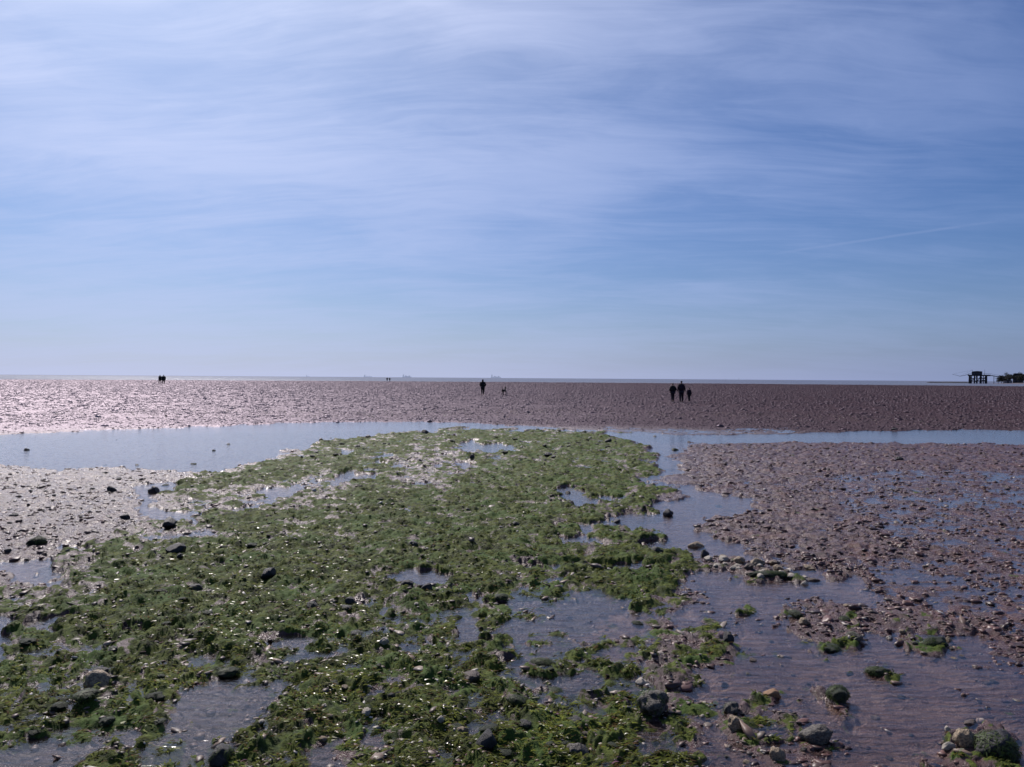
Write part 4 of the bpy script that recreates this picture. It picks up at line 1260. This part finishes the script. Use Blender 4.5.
w = bpy.data.worlds.new('World'); sc.world = w; w.use_nodes = True
nt = w.node_tree; nt.nodes.clear(); n = N(nt)
dirv = n('ShaderNodeTexCoord').outputs['Generated']
sky = n('ShaderNodeTexSky', sky_type='NISHITA', sun_disc=False, sun_elevation=SUN_EL, sun_rotation=SUN_AZ, air_density=1.0, dust_density=1.0, ozone_density=2.0)
xyz = n('ShaderNodeSeparateXYZ', i={0: dirv})
zz = n.math('MAXIMUM', xyz.outputs[2], 0.0)
# Nishita, pulled to the cool cast of the day
tinted = n.mix(1.0, sky.outputs[0], (.31, .455, .745), 'MULTIPLY')
# high cirrus on a plane overhead
den = n.math('ADD', zz, .16)
px_ = n.math('DIVIDE', xyz.outputs[0], den); py_ = n.math('DIVIDE', xyz.outputs[1], den)
pv = n('ShaderNodeCombineXYZ', i={0: px_, 1: py_, 2: 0.0}).outputs[0]
m1 = n('ShaderNodeMapping', i={'Vector': pv, 'Rotation': (0, 0, R(12)), 'Scale': (.75, 1.7, 1)}).outputs[0]
wv = n('ShaderNodeTexNoise', i={'Vector': m1, 'Scale': 1.1, 'Detail': 3.0})
m1w = n('ShaderNodeVectorMath', operation='ADD', i={0: m1, 1: n('ShaderNodeVectorMath', operation='SCALE', i={0: wv.outputs[1], 'Scale': .75}).outputs[0]}).outputs[0]
c1 = n.noise(m1w, 1.5, 8, .58)
c2 = n.noise(m1w, 5.5, 6, .62)
c3 = n.noise(pv, .6, 2)
m4 = n('ShaderNodeMapping', i={'Vector': m1w, 'Rotation': (0, 0, R(-9)), 'Scale': (.5, 3.0, 1)}).outputs[0]
c4 = n.noise(m4, 5, 6, .65)
cc = n.math('ADD', n.math('MULTIPLY', c1, .64), n.math('ADD', n.math('MULTIPLY', c2, .16), n.math('MULTIPLY', c4, .2)))
cc = n.math('ADD', cc, n.math('MULTIPLY', n.math('SUBTRACT', c3, .5), .5))
veild = cam.matrix_world.to_3x3() @ Vector(((120 - 512) / F, (383.5 - 60) / F, -1)); veild.normalize()
dv_ = n('ShaderNodeVectorMath', operation='DOT_PRODUCT', i={0: dirv, 1: tuple(veild)}).outputs['Value']
cc = n.math('ADD', cc, n.math('MULTIPLY', n.math('SUBTRACT', n.ramp(dv_, .80, .99), .35), .06))
cl = n.ramp(cc, .30, .70)
# brighter where the veil catches the sun
dt = n('ShaderNodeVectorMath', operation='DOT_PRODUCT', i={0: dirv, 1: tuple(sd)}).outputs['Value']
dt = n.math('MAXIMUM', dt, 0.0)
glow = n.math('POWER', dt, 7.0)
side = n.math('POWER', dt, 2.0)
veil = n.math('MULTIPLY', cl, n.math('ADD', .04, n.math('MULTIPLY', side, .85)))
ccol = n.mix(glow, (3.9, 4.9, 8.1), (6.4, 7.1, 10.2))
skyc = n.mix(veil, tinted, ccol)
# bright milky air around the sun
add = n('ShaderNodeMix', data_type='RGBA', blend_type='ADD')
nt.links.new(glow, add.inputs[0]); nt.links.new(skyc, add.inputs[6]); add.inputs[7].default_value = (3.4, 3.2, 2.4, 1)
# haze by the horizon
hz_ = n.math('POWER', n.math('SUBTRACT', 1.0, zz, clamp=True), 16.0)
hcol = n.mix(side, (1.6, 2.2, 4.4), (9.0, 9.4, 12.0))
skyh = n.mix(n.math('MULTIPLY', hz_, .85), add.outputs[2], hcol)
# a fading vapour trail
p1 = cam.matrix_world.to_3x3() @ Vector(((815 - 512) / F, (383.5 - 247.5) / F, -1)); p2 = cam.matrix_world.to_3x3() @ Vector(((1050 - 512) / F, (383.5 - 213) / F, -1))
p1.normalize(); p2.normalize(); nn = p1.cross(p2).normalized(); mdl = (p1 + p2).normalized()
dn = n('ShaderNodeVectorMath', operation='DOT_PRODUCT', i={0: dirv, 1: tuple(nn)}).outputs['Value']
dn = n.math('ADD', dn, n.math('MULTIPLY', n.math('SUBTRACT', n.noise(dirv, 8, 3), .5), .003))
line = n.ramp(n.math('ABSOLUTE', dn), .0022, .0004)
dm = n('ShaderNodeVectorMath', operation='DOT_PRODUCT', i={0: dirv, 1: tuple(mdl)}).outputs['Value']
line = n.math('MULTIPLY', line, n.ramp(dm, .984, .9925))
line = n.math('MULTIPLY', line, n.ramp(n.noise(dirv, 14, 3), .3, .6))
skyt = n.mix(n.math('MULTIPLY', line, .11), skyh, (4.5, 5.2, 8.0))
bg = n('ShaderNodeBackground', i={0: skyt, 1: .10})
n('ShaderNodeOutputWorld', i={0: bg.outputs[0]})

sc.view_settings.view_transform = 'Standard'
sc.view_settings.look = 'None'
sc.view_settings.exposure = 0
sc.view_settings.gamma = 1
sc.cycles.use_denoising = True
sc.cycles.transparent_max_bounces = 8
sc.cycles.max_bounces = 6
sc.cycles.sample_clamp_indirect = 6
